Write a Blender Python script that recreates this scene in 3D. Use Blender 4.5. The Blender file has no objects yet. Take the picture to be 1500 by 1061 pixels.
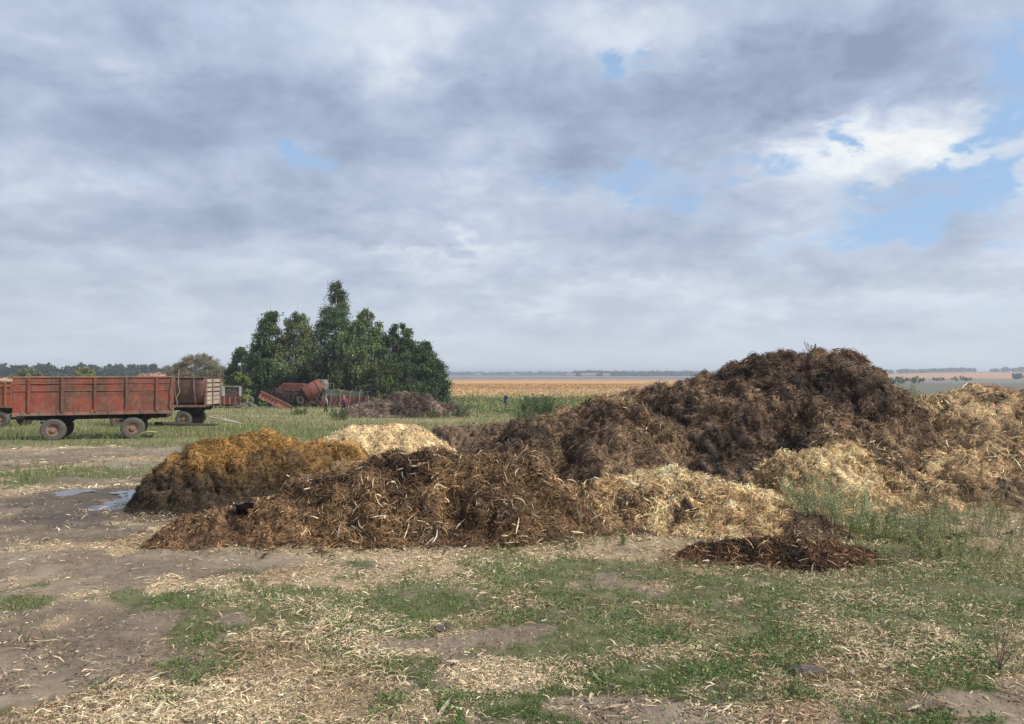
import bpy, bmesh, math, random
import numpy as np
from mathutils import Vector, Matrix
rng = np.random.default_rng(7); random.seed(7)
C = bpy.context.scene.collection
R = math.radians
# ------------------------------------------------------------------ camera
FPX, HOR, CH = 1090.0, 548.0, 1.7
PITCH = math.atan((HOR - 530.5) / FPX)
cd = bpy.data.cameras.new('camera'); cam = bpy.data.objects.new('camera', cd); C.objects.link(cam)
cam.location = (0, 0, CH); cam.rotation_euler = (R(90) + PITCH, 0, 0)
cd.sensor_width = 36; cd.lens = FPX / 1500 * 36; cd.clip_start = .05; cd.clip_end = 20000
bpy.context.scene.camera = cam
# ------------------------------------------------------------------ light
SUN_AZ, SUN_EL = R(112), R(47)          # clockwise from +Y
vs = bpy.context.scene.view_settings
vs.view_transform = 'Standard'; vs.look = 'None'; vs.exposure = 0.33; vs.gamma = 1
sl = bpy.data.lights.new('sun', 'SUN'); so = bpy.data.objects.new('sun', sl); C.objects.link(so)
sl.energy = 4.1; sl.angle = R(3); sl.color = (1, .93, .82)
sd = Vector((math.sin(SUN_AZ) * math.cos(SUN_EL), math.cos(SUN_AZ) * math.cos(SUN_EL), math.sin(SUN_EL)))
so.rotation_euler = sd.to_track_quat('Z', 'Y').to_euler(); so.location = (0, 0, 60)

class NT:
    """tiny helper to wire node trees"""
    def __init__(s, tree): s.t = tree; s.n = tree.nodes; s.l = tree.links
    def new(s, typ, **kw):
        n = s.n.new(typ)
        for k, v in kw.items(): setattr(n, k, v)
        return n
    def put(s, sock, v):
        if isinstance(v, bpy.types.NodeSocket): s.l.new(v, sock)
        elif isinstance(v, (tuple, list)) and len(v) == 3 and sock.type == 'RGBA': sock.default_value = (*v, 1)
        else: sock.default_value = v
    def m(s, op, a, b=0.0, c=None, clamp=False):
        n = s.new('ShaderNodeMath', operation=op, use_clamp=clamp)
        s.put(n.inputs[0], a); s.put(n.inputs[1], b)
        if c is not None: s.put(n.inputs[2], c)
        return n.outputs[0]
    def mix(s, f, a, b, bt='MIX'):
        n = s.new('ShaderNodeMix', data_type='RGBA', blend_type=bt)
        s.put(n.inputs[0], f); s.put(n.inputs[6], a); s.put(n.inputs[7], b)
        return n.outputs[2]
    def noise(s, vec, scale, detail=5, rough=.55, dist=0.0, lac=2.0):
        n = s.new('ShaderNodeTexNoise')
        if vec is not None: s.l.new(vec, n.inputs['Vector'])
        n.inputs['Scale'].default_value = scale; n.inputs['Detail'].default_value = detail
        n.inputs['Roughness'].default_value = rough; n.inputs['Distortion'].default_value = dist
        n.inputs['Lacunarity'].default_value = lac
        return n.outputs['Fac']
    def ramp(s, f, a, b, lo=0.0, hi=1.0, smooth=True):
        n = s.new('ShaderNodeMapRange', interpolation_type='SMOOTHSTEP' if smooth else 'LINEAR')
        s.put(n.inputs[0], f); n.inputs[1].default_value = a; n.inputs[2].default_value = b
        n.inputs[3].default_value = lo; n.inputs[4].default_value = hi
        return n.outputs[0]

def ray(px, py):
    u, v = (px - 750) / FPX, (530.5 - py) / FPX
    c, s_ = math.cos(PITCH), math.sin(PITCH)
    return u, c - v * s_, v * c + s_
# ------------------------------------------------------------------ sky
W = bpy.data.worlds.new('World'); bpy.context.scene.world = W; W.use_nodes = True
w = NT(W.node_tree); w.n.clear()
outw = w.new('ShaderNodeOutputWorld'); bg = w.new('ShaderNodeBackground'); w.l.new(bg.outputs[0], outw.inputs[0])
bg.inputs[1].default_value = .1
sky = w.new('ShaderNodeTexSky', sky_type='NISHITA', sun_disc=False)
sky.sun_elevation = SUN_EL; sky.sun_rotation = SUN_AZ; sky.dust_density = 1.2; sky.ozone_density = 1.6
tc = w.new('ShaderNodeTexCoord'); sep = w.new('ShaderNodeSeparateXYZ'); w.l.new(tc.outputs['Generated'], sep.inputs[0])
X, Y, Z = sep.outputs
az0 = w.m('ARCTAN2', X, Y); el0 = w.m('ARCSINE', Z)
zz = w.m('ADD', w.m('MAXIMUM', Z, 0.0), .30)
cmb = w.new('ShaderNodeCombineXYZ'); w.put(cmb.inputs[0], w.m('DIVIDE', X, zz)); w.put(cmb.inputs[1], w.m('DIVIDE', Y, zz)); cmb.inputs[2].default_value = 3.1
P = cmb.outputs[0]
n_warp = w.noise(P, 5.1, 8, .6, .2); n_warp2 = w.noise(P, 7.7, 8, .6, .3)
az = w.m('ADD', az0, w.m('MULTIPLY', w.m('SUBTRACT', n_warp, .5), .22))
el = w.m('ADD', el0, w.m('MULTIPLY', w.m('SUBTRACT', n_warp2, .5), .13))
def blobs(lst):
    tot = None
    for px, py, wx, wy, amp in lst:
        d = Vector(ray(px, py)).normalized(); a, e = math.atan2(d.x, d.y), math.asin(d.z)
        q = w.m('ADD', w.m('POWER', w.m('ABSOLUTE', w.m('MULTIPLY', w.m('SUBTRACT', az, a), FPX / wx)), 2.0),
                w.m('POWER', w.m('ABSOLUTE', w.m('MULTIPLY', w.m('SUBTRACT', el, e), FPX / wy)), 2.0))
        g = w.m('MULTIPLY', w.m('EXPONENT', w.m('MULTIPLY', q, -1.0)), amp)
        tot = g if tot is None else w.m('ADD', tot, g)
    return tot
holes = blobs([(1340, 318, 120, 36, 1.15), (1480, 120, 50, 60, 1.0), (1450, 190, 30, 14, .6), (905, 97, 26, 20, .85), (1232, 204, 26, 17, .85),
               (458, 230, 26, 22, .8), (835, 252, 60, 20, .75), (925, 272, 50, 20, .7), (1015, 302, 45, 18, .8), (1045, 255, 34, 16, .6), (1400, 262, 50, 20, .7), (225, 445, 70, 14, .4), (1120, 235, 40, 14, .6), (1300, 270, 40, 10, .6), (1460, 250, 30, 14, .6), (960, 80, 22, 10, .6), (700, 235, 34, 10, .5)])
brights = blobs([(1205, 215, 75, 36, .9), (1400, 235, 60, 25, .5), (1250, 350, 90, 24, .4), (1340, 205, 110, 45, .75), (1225, 315, 80, 32, .65), (1480, 285, 45, 60, .65), (790, 455, 60, 22, .5), (620, 370, 130, 14, .5), (650, 55, 90, 50, .45), (560, 120, 70, 60, .4),
                 (270, 85, 120, 40, .35), (960, 60, 130, 50, .45), (1080, 300, 60, 60, .25), (1100, 150, 60, 40, .2), (500, 290, 110, 24, .25), (860, 420, 160, 14, .25), (1180, 440, 200, 14, .25), (700, 200, 60, 30, .3)])
darks = blobs([(1100, 120, 200, 50, .6), (1330, 90, 120, 60, .5), (420, 180, 220, 80, .45), (150, 190, 160, 60, .25), (760, 120, 90, 70, .3), (900, 210, 160, 40, .35), (560, 330, 260, 36, .3), (1050, 370, 180, 30, .25), (300, 40, 100, 30, .25)])
big = w.noise(P, 1.9, 5, .55, .3); med = w.noise(P, 4.6, 8, .54, .25)
fine = w.noise(P, 15.0, 6, .6, .2)
lum = w.m('ADD', w.m('MULTIPLY', w.m('SUBTRACT', big, .5), .9), w.m('MULTIPLY', w.m('SUBTRACT', med, .5), 1.8))
lum = w.m('ADD', lum, w.m('MULTIPLY', w.m('SUBTRACT', fine, .5), .4))
lum = w.m('ADD', lum, w.m('SUBTRACT', w.m('MULTIPLY', brights, .6), darks))
lum = w.ramp(lum, -.72, .88, smooth=False)
cr = w.new('ShaderNodeValToRGB'); w.put(cr.inputs[0], lum); e = cr.color_ramp.elements
e[0].position = 0; e[0].color = (.215, .275, .390, 1)
e[1].position = 1; e[1].color = (.84, .84, .81, 1)
for p_, c_ in ((.26, (.295, .362, .490)), (.50, (.400, .466, .590)), (.74, (.580, .630, .705))):
    k = e.new(p_); k.color = (*c_, 1)
hz = w.m('EXPONENT', w.m('MULTIPLY', w.m('MAXIMUM', el0, 0.0), -9.0))
ccol = w.mix(w.m('MULTIPLY', hz, .9), cr.outputs[0], (.575, .610, .645))
ccol = w.mix(1.0, ccol, (10, 10, 10), 'MULTIPLY')
hole = w.ramp(w.m('ADD', holes, w.m('MULTIPLY', w.m('SUBTRACT', med, .5), 1.9)), .12, 1.0)
blue = w.mix(.65, sky.outputs[0], (3.3, 4.9, 7.3))
low = w.ramp(Z, -.08, -.01)
col = w.mix(hole, ccol, blue); col = w.mix(low, (1.6, 1.5, 1.3), col)
w.put(bg.inputs[0], col)
W.cycles.sampling_method = 'MANUAL'; W.cycles.sample_map_resolution = 512

# ------------------------------------------------------------------ noise helpers
def _h(ix, iy, s):
    n = (ix.astype(np.int64) * 374761393 + iy.astype(np.int64) * 668265263 + s * 974634777) & 0xffffffff
    n = ((n ^ (n >> 13)) * 1274126177) & 0xffffffff
    n = n ^ (n >> 16)
    return (n & 0xffffff) / float(0xffffff)
def vn(x, y, s=0):
    x = np.asarray(x, float); y = np.asarray(y, float)
    ix, iy = np.floor(x), np.floor(y); fx, fy = x - ix, y - iy
    fx = fx * fx * (3 - 2 * fx); fy = fy * fy * (3 - 2 * fy)
    a, b, c, d = _h(ix, iy, s), _h(ix + 1, iy, s), _h(ix, iy + 1, s), _h(ix + 1, iy + 1, s)
    return (a + (b - a) * fx) * (1 - fy) + (c + (d - c) * fx) * fy
def fbm(x, y, s=0, o=4, g=.5):
    x = np.asarray(x, float); y = np.asarray(y, float)
    t = 0; a = 1; n = 0
    for i in range(o):
        t = t + a * vn(x * 2 ** i + 17.3 * i, y * 2 ** i - 9.1 * i, s + i * 7); n += a; a *= g
    return t / n - .5
def lumps(x, y, sc, s=0):
    """overlapping domes: rounded clods with creases between"""
    x = np.asarray(x, float) / sc; y = np.asarray(y, float) / sc
    ix, iy = np.floor(x), np.floor(y); best = np.zeros_like(x)
    for dx in (-1, 0, 1):
        for dy in (-1, 0, 1):
            cx, cy = ix + dx, iy + dy
            ox, oy = _h(cx, cy, s), _h(cx, cy, s + 1); r = .45 + .5 * _h(cx, cy, s + 2); an = _h(cx, cy, s + 3) * 3.14
            ux, uy = x - cx - ox, y - cy - oy
            a = ux * np.cos(an) + uy * np.sin(an); b = -ux * np.sin(an) + uy * np.cos(an)
            d = (a * a + (b * 1.5) ** 2) / (r * r)
            best = np.maximum(best, np.sqrt(np.clip(1 - d, 0, 1)) * r)
    return best
def _h3(ix, iy, iz, s):
    return _h(ix + iz * 57.0, iy + iz * 131.0, s)
def lumps3(p, sc, s=0):
    p = p / sc; q = np.stack([vn(p[:, 0] * 1.3 + p[:, 2], p[:, 1] * 1.3, s + 71), vn(p[:, 1] * 1.3 + p[:, 0], p[:, 2] * 1.3, s + 72), vn(p[:, 2] * 1.3, p[:, 0] * 1.3 - p[:, 1], s + 73)], 1); p = p + (q - .5) * 1.0
    ip = np.floor(p); best = np.zeros(len(p))
    for dx in (-1, 0, 1):
        for dy in (-1, 0, 1):
            for dz in (-1, 0, 1):
                cx, cy, cz = ip[:, 0] + dx, ip[:, 1] + dy, ip[:, 2] + dz
                r = .5 + .45 * _h3(cx, cy, cz, s + 3)
                d = (p[:, 0] - cx - _h3(cx, cy, cz, s)) ** 2 + (p[:, 1] - cy - _h3(cx, cy, cz, s + 1)) ** 2 + (p[:, 2] - cz - _h3(cx, cy, cz, s + 2)) ** 2
                best = np.maximum(best, np.sqrt(np.clip(1 - d / (r * r), 0, 1)) * r)
    return best
def sm(x, a, b):
    t = np.clip((x - a) / (b - a), 0, 1); return t * t * (3 - 2 * t)
def gz(x, y):
    return -3 * np.tanh(np.asarray(y, float) * .035 / 3)
def G(px, py):
    u, f, v = ray(px, py); lo, hi = .5, 6000.
    for _ in range(60):
        m = (lo + hi) / 2
        if CH + v / f * m > gz(0, m): lo = m
        else: hi = m
    return u / f * lo, lo
def at(px, py, D):
    u, f, v = ray(px, py); return u / f * D, D, CH + v / f * D
def blob(x, y, lst):
    t = np.zeros_like(x)
    for px, py, pw, ph, amp in lst:
        cx, cy = G(px, py); d1 = G(px, py - ph)[1]; d0 = G(px, py + ph)[1]
        rx, ry = pw / FPX * cy, (d1 - d0) / 2
        t += amp * np.exp(-(((x - cx) / rx) ** 2 + ((y - cy) / ry) ** 2) ** 1.3)
    return t
# ------------------------------------------------------------------ object helpers
def tag(o, label=None, cat=None, group=None, kind=None):
    if label: o['label'] = label
    if cat: o['category'] = cat
    if group: o['group'] = group
    if kind: o['kind'] = kind
    return o
def link(name, me, mats, parent=None):
    o = bpy.data.objects.new(name, me); C.objects.link(o)
    for m in (mats if isinstance(mats, (list, tuple)) else [mats]): me.materials.append(m)
    if parent: o.parent = parent
    return o
def empty(name, loc, rz=0):
    o = bpy.data.objects.new(name, None); C.objects.link(o); o.location = loc; o.rotation_euler = (0, 0, rz)
    o.empty_display_size = .2; return o
def npmesh(name, V, F, col=None, smooth=False):
    me = bpy.data.meshes.new(name); V = np.asarray(V, np.float32); F = np.asarray(F, np.int32); k = F.shape[1]
    me.vertices.add(len(V)); me.vertices.foreach_set('co', V.ravel())
    me.loops.add(F.size); me.loops.foreach_set('vertex_index', F.ravel())
    me.polygons.add(len(F)); me.polygons.foreach_set('loop_start', np.arange(0, F.size, k, dtype=np.int32))
    me.polygons.foreach_set('use_smooth', np.full(len(F), smooth))
    if col is not None:
        a = me.color_attributes.new('col', 'FLOAT_COLOR', 'POINT')
        c = np.ones((len(V), 4), np.float32); c[:, :3] = col; a.data.foreach_set('color', c.ravel())
    me.update(calc_edges=True); return me
def nrm(a): return a / np.maximum(np.linalg.norm(a, axis=1, keepdims=True), 1e-9)
def strips(P, T, N, L, Wd, col, K=2, arch=.12, side=.08, roll=1.0, taper=.35):
    """n bent ribbons centred on P, along T, over a surface with normal N"""
    n = len(P); T = nrm(T); B = nrm(np.cross(T, N)); N2 = nrm(np.cross(B, T))
    th = rng.normal(0, roll, n)[:, None]; Bw = B * np.cos(th) + N2 * np.sin(th)
    ar = (rng.random(n) * arch)[:, None]; sd_ = (rng.normal(0, side, n))[:, None]
    L = L[:, None]; Wd = Wd[:, None]; V = np.zeros((n, K + 1, 2, 3))
    for i in range(K + 1):
        s = i / K - .5; c = P + T * s * L + N2 * L * ar * (1 - 4 * s * s) + B * L * sd_ * (4 * s * s - .5)
        ww = Wd * .5 * (1 - (1 - taper) * abs(2 * s) ** 2)
        V[:, i, 0] = c - Bw * ww; V[:, i, 1] = c + Bw * ww
    F = np.array([[2 * i, 2 * i + 1, 2 * i + 3, 2 * i + 2] for i in range(K)])
    F = (F[None] + (np.arange(n) * (K + 1) * 2)[:, None, None]).reshape(-1, 4)
    return V.reshape(-1, 3), F, np.repeat(col, (K + 1) * 2, axis=0)
def join(parts):
    Vs, Fs, Cs = [], [], []; o = 0
    for V, F, c in parts:
        Vs.append(V); Fs.append(F + o); Cs.append(c); o += len(V)
    return np.concatenate(Vs), np.concatenate(Fs), np.concatenate(Cs)
def blades(P, H, Wd, lean, col):
    """upright bent blades of grass"""
    n = len(P); a = rng.random(n) * 6.283; d = np.stack([np.cos(a), np.sin(a), 0 * a], 1)
    b = rng.random(n) * 6.283; s = np.stack([np.cos(b), np.sin(b), 0 * b], 1) * Wd[:, None] * .5
    up = np.array([0, 0, 1.]); H_ = H[:, None]; le = (lean * rng.random(n))[:, None]
    m = P + up * H_ * .55 + d * H_ * le * .35; t = P + up * H_ * (1 - .3 * le) + d * H_ * le
    V = np.stack([P - s, P + s, m + s * .8, m - s * .8, t + s * .15, t - s * .15], 1).reshape(-1, 3)
    F = np.array([[0, 1, 2, 3], [3, 2, 4, 5]])[None] + (np.arange(n) * 6)[:, None, None]
    return V, F.reshape(-1, 4), np.repeat(col, 6, axis=0)
def quads(P, S, col, hang=0.0, asp=.7):
    """leaf-sized faces with random facing; hang tilts them towards vertical"""
    n = len(P); a = nrm(rng.normal(size=(n, 3)) * np.array([1, 1, 1 - .6 * hang]) + np.array([0, 0, -1.2 * hang]))
    b = nrm(np.cross(a, rng.normal(size=(n, 3)))); S = S[:, None] * .5
    V = np.stack([P - a * S - b * S * asp * .4, P - b * S * asp * .1 + b * S * asp, P + a * S, P - b * S * asp], 1).reshape(-1, 3)
    return V, np.arange(n * 4).reshape(-1, 4), np.repeat(col, 4, axis=0)
def jit(c, n, v=.25, h=.06):
    c = np.asarray(c, float); c = np.tile(c, (n, 1)) if c.ndim == 1 else c
    return np.clip(c * np.exp(rng.normal(0, v, (n, 1))) * np.exp(rng.normal(0, h, (n, 3))), 0.002, .9)
# ------------------------------------------------------------------ materials
def mat(name, base=(.5, .5, .5), rough=.8, metal=0, attr=False, nscale=0, namp=.3, bump=0, bscale=30, trans=0, spec=.3):
    m = bpy.data.materials.new(name); m.use_nodes = True; t = NT(m.node_tree)
    b = t.n['Principled BSDF']; b.inputs['Roughness'].default_value = rough; b.inputs['Metallic'].default_value = metal
    b.inputs['Specular IOR Level'].default_value = spec
    geo = t.new('ShaderNodeNewGeometry').outputs['Position']
    if attr:
        a = t.new('ShaderNodeVertexColor', layer_name='col'); c = a.outputs[0]
    else:
        r = t.new('ShaderNodeRGB'); r.outputs[0].default_value = (*base, 1); c = r.outputs[0]
    if nscale:
        n = t.noise(geo, nscale, 6, .6)
        c = t.mix(1.0, c, t.mix(t.ramp(n, .3, .7, smooth=False), (1 - namp,) * 3, (1 + namp,) * 3), 'MULTIPLY')
    t.put(b.inputs['Base Color'], c)
    if bump:
        bn = t.new('ShaderNodeBump'); bn.inputs['Strength'].default_value = bump; bn.inputs['Distance'].default_value = .02
        t.put(bn.inputs['Height'], t.noise(geo, bscale, 6, .65)); t.l.new(bn.outputs[0], b.inputs['Normal'])
    if trans:
        tr = t.new('ShaderNodeBsdfTranslucent'); t.put(tr.inputs[0], c); mx = t.new('ShaderNodeMixShader'); mx.inputs[0].default_value = trans
        t.l.new(b.outputs[0], mx.inputs[1]); t.l.new(tr.outputs[0], mx.inputs[2]); t.l.new(mx.outputs[0], t.n['Material Output'].inputs[0])
    return m
M_straw = mat('straw', attr=True, rough=.75, trans=.15, spec=.25)
M_grass = mat('grass_blade', attr=True, rough=.7, trans=.3, spec=.25)
M_leaf = mat('leaf', attr=True, rough=.6, trans=.25, spec=.3)
M_bark = mat('bark', (.16, .13, .10), nscale=6, namp=.5, bump=.5)
M_birch = mat('birch_bark', (.42, .40, .36), nscale=4, namp=.6, bump=.4)
M_heap = mat('heap', attr=True, rough=.9, nscale=26, namp=.7, bump=1.0, bscale=48)
M_wet = mat('wet_manure', attr=True, rough=.8, nscale=18, namp=.35, bump=.9, bscale=45, spec=.2)
def rust(name, base, dark, rough=.7, scl=1.3, worn=(.30, .13, .08)):
    m = bpy.data.materials.new(name); m.use_nodes = True; t = NT(m.node_tree); b = t.n['Principled BSDF']
    tcx = t.new('ShaderNodeTexCoord'); mp = t.new('ShaderNodeMapping'); mp.inputs['Scale'].default_value = (1, 1, .55)
    t.l.new(tcx.outputs['Object'], mp.inputs[0]); v = mp.outputs[0]
    n1 = t.ramp(t.noise(v, scl, 8, .68, .6), .40, .60); n2 = t.ramp(t.noise(v, scl * 6, 8, .7), .46, .62); n3 = t.noise(tcx.outputs['Object'], scl * 24, 4, .7)
    c = t.mix(n1, base, dark); c = t.mix(t.m('MULTIPLY', n2, .7), c, worn)
    c = t.mix(1.0, c, t.mix(t.ramp(n3, .3, .7, smooth=False), (.75,) * 3, (1.25,) * 3), 'MULTIPLY')
    t.put(b.inputs['Base Color'], c); b.inputs['Roughness'].default_value = rough; b.inputs['Specular IOR Level'].default_value = .25
    bn = t.new('ShaderNodeBump'); bn.inputs['Strength'].default_value = .35; bn.inputs['Distance'].default_value = .02
    t.put(bn.inputs['Height'], n3); t.l.new(bn.outputs[0], b.inputs['Normal'])
    return m
M_red = rust('red_paint', (.26, .062, .040), (.125, .065, .05), worn=(.22, .12, .085))
M_orange = rust('orange_red_paint', (.36, .10, .05), (.22, .09, .055))
M_brownred = rust('brown_red_paint', (.17, .080, .065), (.11, .065, .055), worn=(.2, .14, .11))
M_pink = rust('faded_red_paint', (.42, .18, .14), (.32, .13, .10))
M_darkred = rust('dark_red_paint', (.10, .032, .03), (.065, .03, .028))
M_green = rust('green_paint', (.05, .13, .11), (.07, .08, .06))
M_rail = rust('worn_rail', (.22, .15, .12), (.14, .09, .08))
M_chassis = rust('chassis', (.035, .03, .028), (.02, .018, .018), worn=(.06, .05, .04))
M_wood = rust('weathered_wood', (.42, .36, .29), (.30, .25, .2), worn=(.36, .30, .24))
M_grey = rust('grey_metal', (.30, .29, .27), (.18, .17, .16), worn=(.2, .14, .1))
M_tyre = mat('tyre_rubber', (.10, .092, .08), nscale=8, namp=.25, bump=.4, bscale=40)
M_rim = rust('wheel_rim', (.30, .22, .17), (.2, .12, .09))
M_black = mat('black_plastic', (.012, .016, .016), rough=.35, spec=.5)
M_white = mat('white_render', (.36, .37, .36), nscale=1, namp=.1)
M_roof = mat('roof_sheet', (.25, .2, .19), nscale=1, namp=.2)
M_glass = mat('cab_glass', (.25, .3, .32), rough=.2, spec=.5)
M_twig = mat('twig', (.16, .11, .075), nscale=12, namp=.3)
# ------------------------------------------------------------------ heaps: shape functions
class Heap:
    def __init__(s, chains, ysc=1.0, power=1.6, lump=(.5, .12), seed=1, rough=.03, big=.12, warp=.35):
        s.ch, s.ysc, s.pw, s.lump, s.seed, s.rough, s.big, s.warp = chains, ysc, power, lump, seed, rough, big, warp
    def base(s, x, y):
        wx = fbm(x * .9, y * .9, s.seed + 50) * s.warp * 2; wy = fbm(x * .9, y * .9, s.seed + 60) * s.warp * 2
        x = x + wx; y = y + wy; best = np.full(np.shape(x), -9.)
        acc = np.zeros(np.shape(x)); k = 9.
        for ch in s.ch:
            pts = ch if len(ch) > 1 else ch * 2
            for a, b in zip(pts[:-1], pts[1:]):
                ax, ay, bx, by = a[0], a[1] * s.ysc, b[0], b[1] * s.ysc; dx, dy = bx - ax, by - ay; L = dx * dx + dy * dy + 1e-9
                t = np.clip(((x - ax) * dx + (y * s.ysc - ay) * dy) / L, 0, 1)
                q = np.hypot(x - ax - t * dx, y * s.ysc - ay - t * dy) / (a[3] + (b[3] - a[3]) * t)
                v = (a[2] + (b[2] - a[2]) * t) * (1 - q ** s.pw)
                v = np.clip(v, -2, 9); best = np.maximum(best, v)
        return best
    def h0(s, x, y):
        b = s.base(x, y); m = sm(b, 0., .35)
        return b + s.big * fbm(x * 1.1, y * 1.1, s.seed + 31, 3) * 2 * (.25 + .75 * m)
    def bounds(s):
        p = [q for c in s.ch for q in c]
        return (min(q[0] - q[3] for q in p) - .5, max(q[0] + q[3] for q in p) + .5, min(q[1] - q[3] / s.ysc for q in p) - .5, max(q[1] + q[3] / s.ysc for q in p) + .5)
    def colour(s, P, colf):
        x, y, z = P.T; wx = fbm(x * 2.6 + z * 2, y * 2.6 - z, s.seed + 7, 4); wy = fbm(x * 2.6 - z, y * 2.6 + z * 2, s.seed + 8, 4)
        c = colf(x + wx * 1.3, y + wy * 1.3, z - gz(x, y)); return c * np.array([1.04, 1.0, .90]) * np.exp(fbm(x * 6 + z * 5, y * 6 - z * 5, s.seed + 3, 3)[:, None] * 1.5)
    def mesh(s, name, step, colf):
        x0, x1, y0, y1 = s.bounds(); nx, ny = int((x1 - x0) / step), int((y1 - y0) / step)
        X, Y = np.meshgrid(np.linspace(x0, x1, nx), np.linspace(y0, y1, ny)); H = s.h0(X, Y)
        idx = np.arange(nx * ny).reshape(ny, nx); ok = H > -.05
        f = ok[:-1, :-1] | ok[1:, :-1] | ok[:-1, 1:] | ok[1:, 1:]
        F = np.stack([idx[:-1, :-1][f], idx[:-1, 1:][f], idx[1:, 1:][f], idx[1:, :-1][f]], 1)
        used = np.zeros(nx * ny, bool); used[F.ravel()] = True; re = np.cumsum(used) - 1
        Z = gz(X, Y) + H; gy_, gx_ = np.gradient(Z, (y1 - y0) / (ny - 1), (x1 - x0) / (nx - 1))
        N = nrm(np.stack([-gx_.ravel(), -gy_.ravel(), np.ones(nx * ny)], 1)[used]); V = np.stack([X.ravel(), Y.ravel(), Z.ravel()], 1)[used]; h = H.ravel()[used]
        sc, am = s.lump; m = .2 + .8 * sm(h, 0, .3)
        d = am * (lumps3(V, sc, s.seed) - .45); V1 = V + N * (d * m)[:, None]
        d2 = am * .62 * (lumps3(V1, sc * .42, s.seed + 9) - .45) + am * .4 * (lumps3(V1, sc * .19, s.seed + 19) - .4) + s.rough * fbm(V[:, 0] * 14, V[:, 1] * 14 + V[:, 2] * 9, s.seed + 41, 3) * 2
        hang = -.45 * np.clip(d + d2, 0, 1) * (1 - N[:, 2])
        V = V1 + N * (d2 * m)[:, None]; V[:, 2] += hang; V[:, 2] = np.maximum(V[:, 2], gz(0, V[:, 1]) - .12)
        s.V, s.F = V, re[F]; c = s.colour(V, colf)
        return npmesh(name, V, s.F, np.clip(c, .004, .8), smooth=True)
    def top(s, x, y):
        d = np.hypot(s.V[:, 0] - x, s.V[:, 1] - y); return float(s.V[np.argsort(d)[:6], 2].max())
    def pick(s, px, py):
        v = s.V; pp = 750 + FPX * v[:, 0] / v[:, 1]; q = HOR - FPX * (v[:, 2] - CH) / v[:, 1]; k = np.hypot(pp - px, q - py) < 3.5; k = v[k]
        return k[np.argmin(k[:, 1])]
    def straw(s, n, colf, L=(.05, .15), Wd=(.004, .008), coh=1.1, lift=.02, out=.25, K=2, dens=None, down=.6, arch=.2, var=.35, fringe=.06):
        A, B, Cc, D = (s.V[s.F[:, i]] for i in range(4)); cr = np.cross(Cc - A, D - B); ar = np.linalg.norm(cr, axis=1); w_ = ar.copy(); mid = (A + Cc) / 2
        if dens is not None: w_ *= dens(mid[:, 0], mid[:, 1], 0)
        w_[(mid[:, 2] - gz(0, mid[:, 1])) < -.02] = 0
        w_ *= .65 + .9 * sm(fbm(mid[:, 0] * 1.9 + mid[:, 2] * 1.5, mid[:, 1] * 1.9 - mid[:, 2] * 1.7, s.seed + 90, 4, .6), -.18, .16)
        i = rng.choice(len(w_), n, p=w_ / w_.sum()); u, v = rng.random((2, n, 1)); P_ = (A[i] * (1 - u) + B[i] * u) * (1 - v) + (D[i] * (1 - u) + Cc[i] * u) * v; N = nrm(cr[i])
        m = int(n * fringe); x0, x1, y0, y1 = s.bounds(); x = rng.uniform(x0 - .2, x1 + .2, m * 12); y = rng.uniform(y0 - .2, y1, m * 12); bb = s.base(x, y); k = (bb < .02) & (rng.random(len(x)) < np.exp(np.minimum(bb, 0) * 6)); x, y = x[k][:m], y[k][:m]
        if len(x): P_ = np.vstack([P_, np.stack([x, y, gz(x, y) + .01 + .01 * rng.random(len(x))], 1)]); N = np.vstack([N, np.tile((0, 0, 1.), (len(x), 1))])
        n = len(P_); nn = nrm(N + rng.normal(0, .15, (n, 3)))
        hx = np.hypot(N[:, 0], N[:, 1]); fl = hx < .2; q_ = rng.random(n) * 6.283; nx_, ny_ = np.where(fl, np.cos(q_), N[:, 0]), np.where(fl, np.sin(q_), N[:, 1]); dn = nrm(np.stack([nx_, ny_, np.where(fl, 0, -hx)], 1)); sd2 = nrm(np.cross(N, dn))
        an = fbm(P_[:, 0] * 2.2 + P_[:, 2] * 2, P_[:, 1] * 2.2 - P_[:, 2] * 2, s.seed + 70, 2) * 7 + rng.normal(0, coh, n) + (rng.random(n) > down) * 1.57
        T = dn * np.cos(an)[:, None] + sd2 * np.sin(an)[:, None]; T = nrm(T + nn * rng.normal(out * .3, out, n)[:, None])
        P2 = P_ + N * (rng.random(n) * lift)[:, None]
        rg = np.exp(1.3 * fbm(P_[:, 0] * 1.4 - P_[:, 2], P_[:, 1] * 1.4 + P_[:, 2], s.seed + 95, 3)); le = (L[0] + (L[1] - L[0]) * rng.random(n) ** 2) * rg; wd = rng.uniform(*Wd, n) * rg ** .5
        return strips(P2, T, nn, le, wd, jit(np.clip(s.colour(P_, colf), .01, .8), n, var, .05), K, arch)
def bl2(x, y, lst):
    t = np.zeros_like(np.asarray(x, float))
    for cx, cy, rx, ry, a in lst: t += a * np.exp(-(((x - cx) / rx) ** 2 + ((y - cy) / ry) ** 2))
    return t
def mixc(a, b, t):
    t = np.asarray(t)[:, None]; return np.asarray(a) * (1 - t) + np.asarray(b) * t

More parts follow.
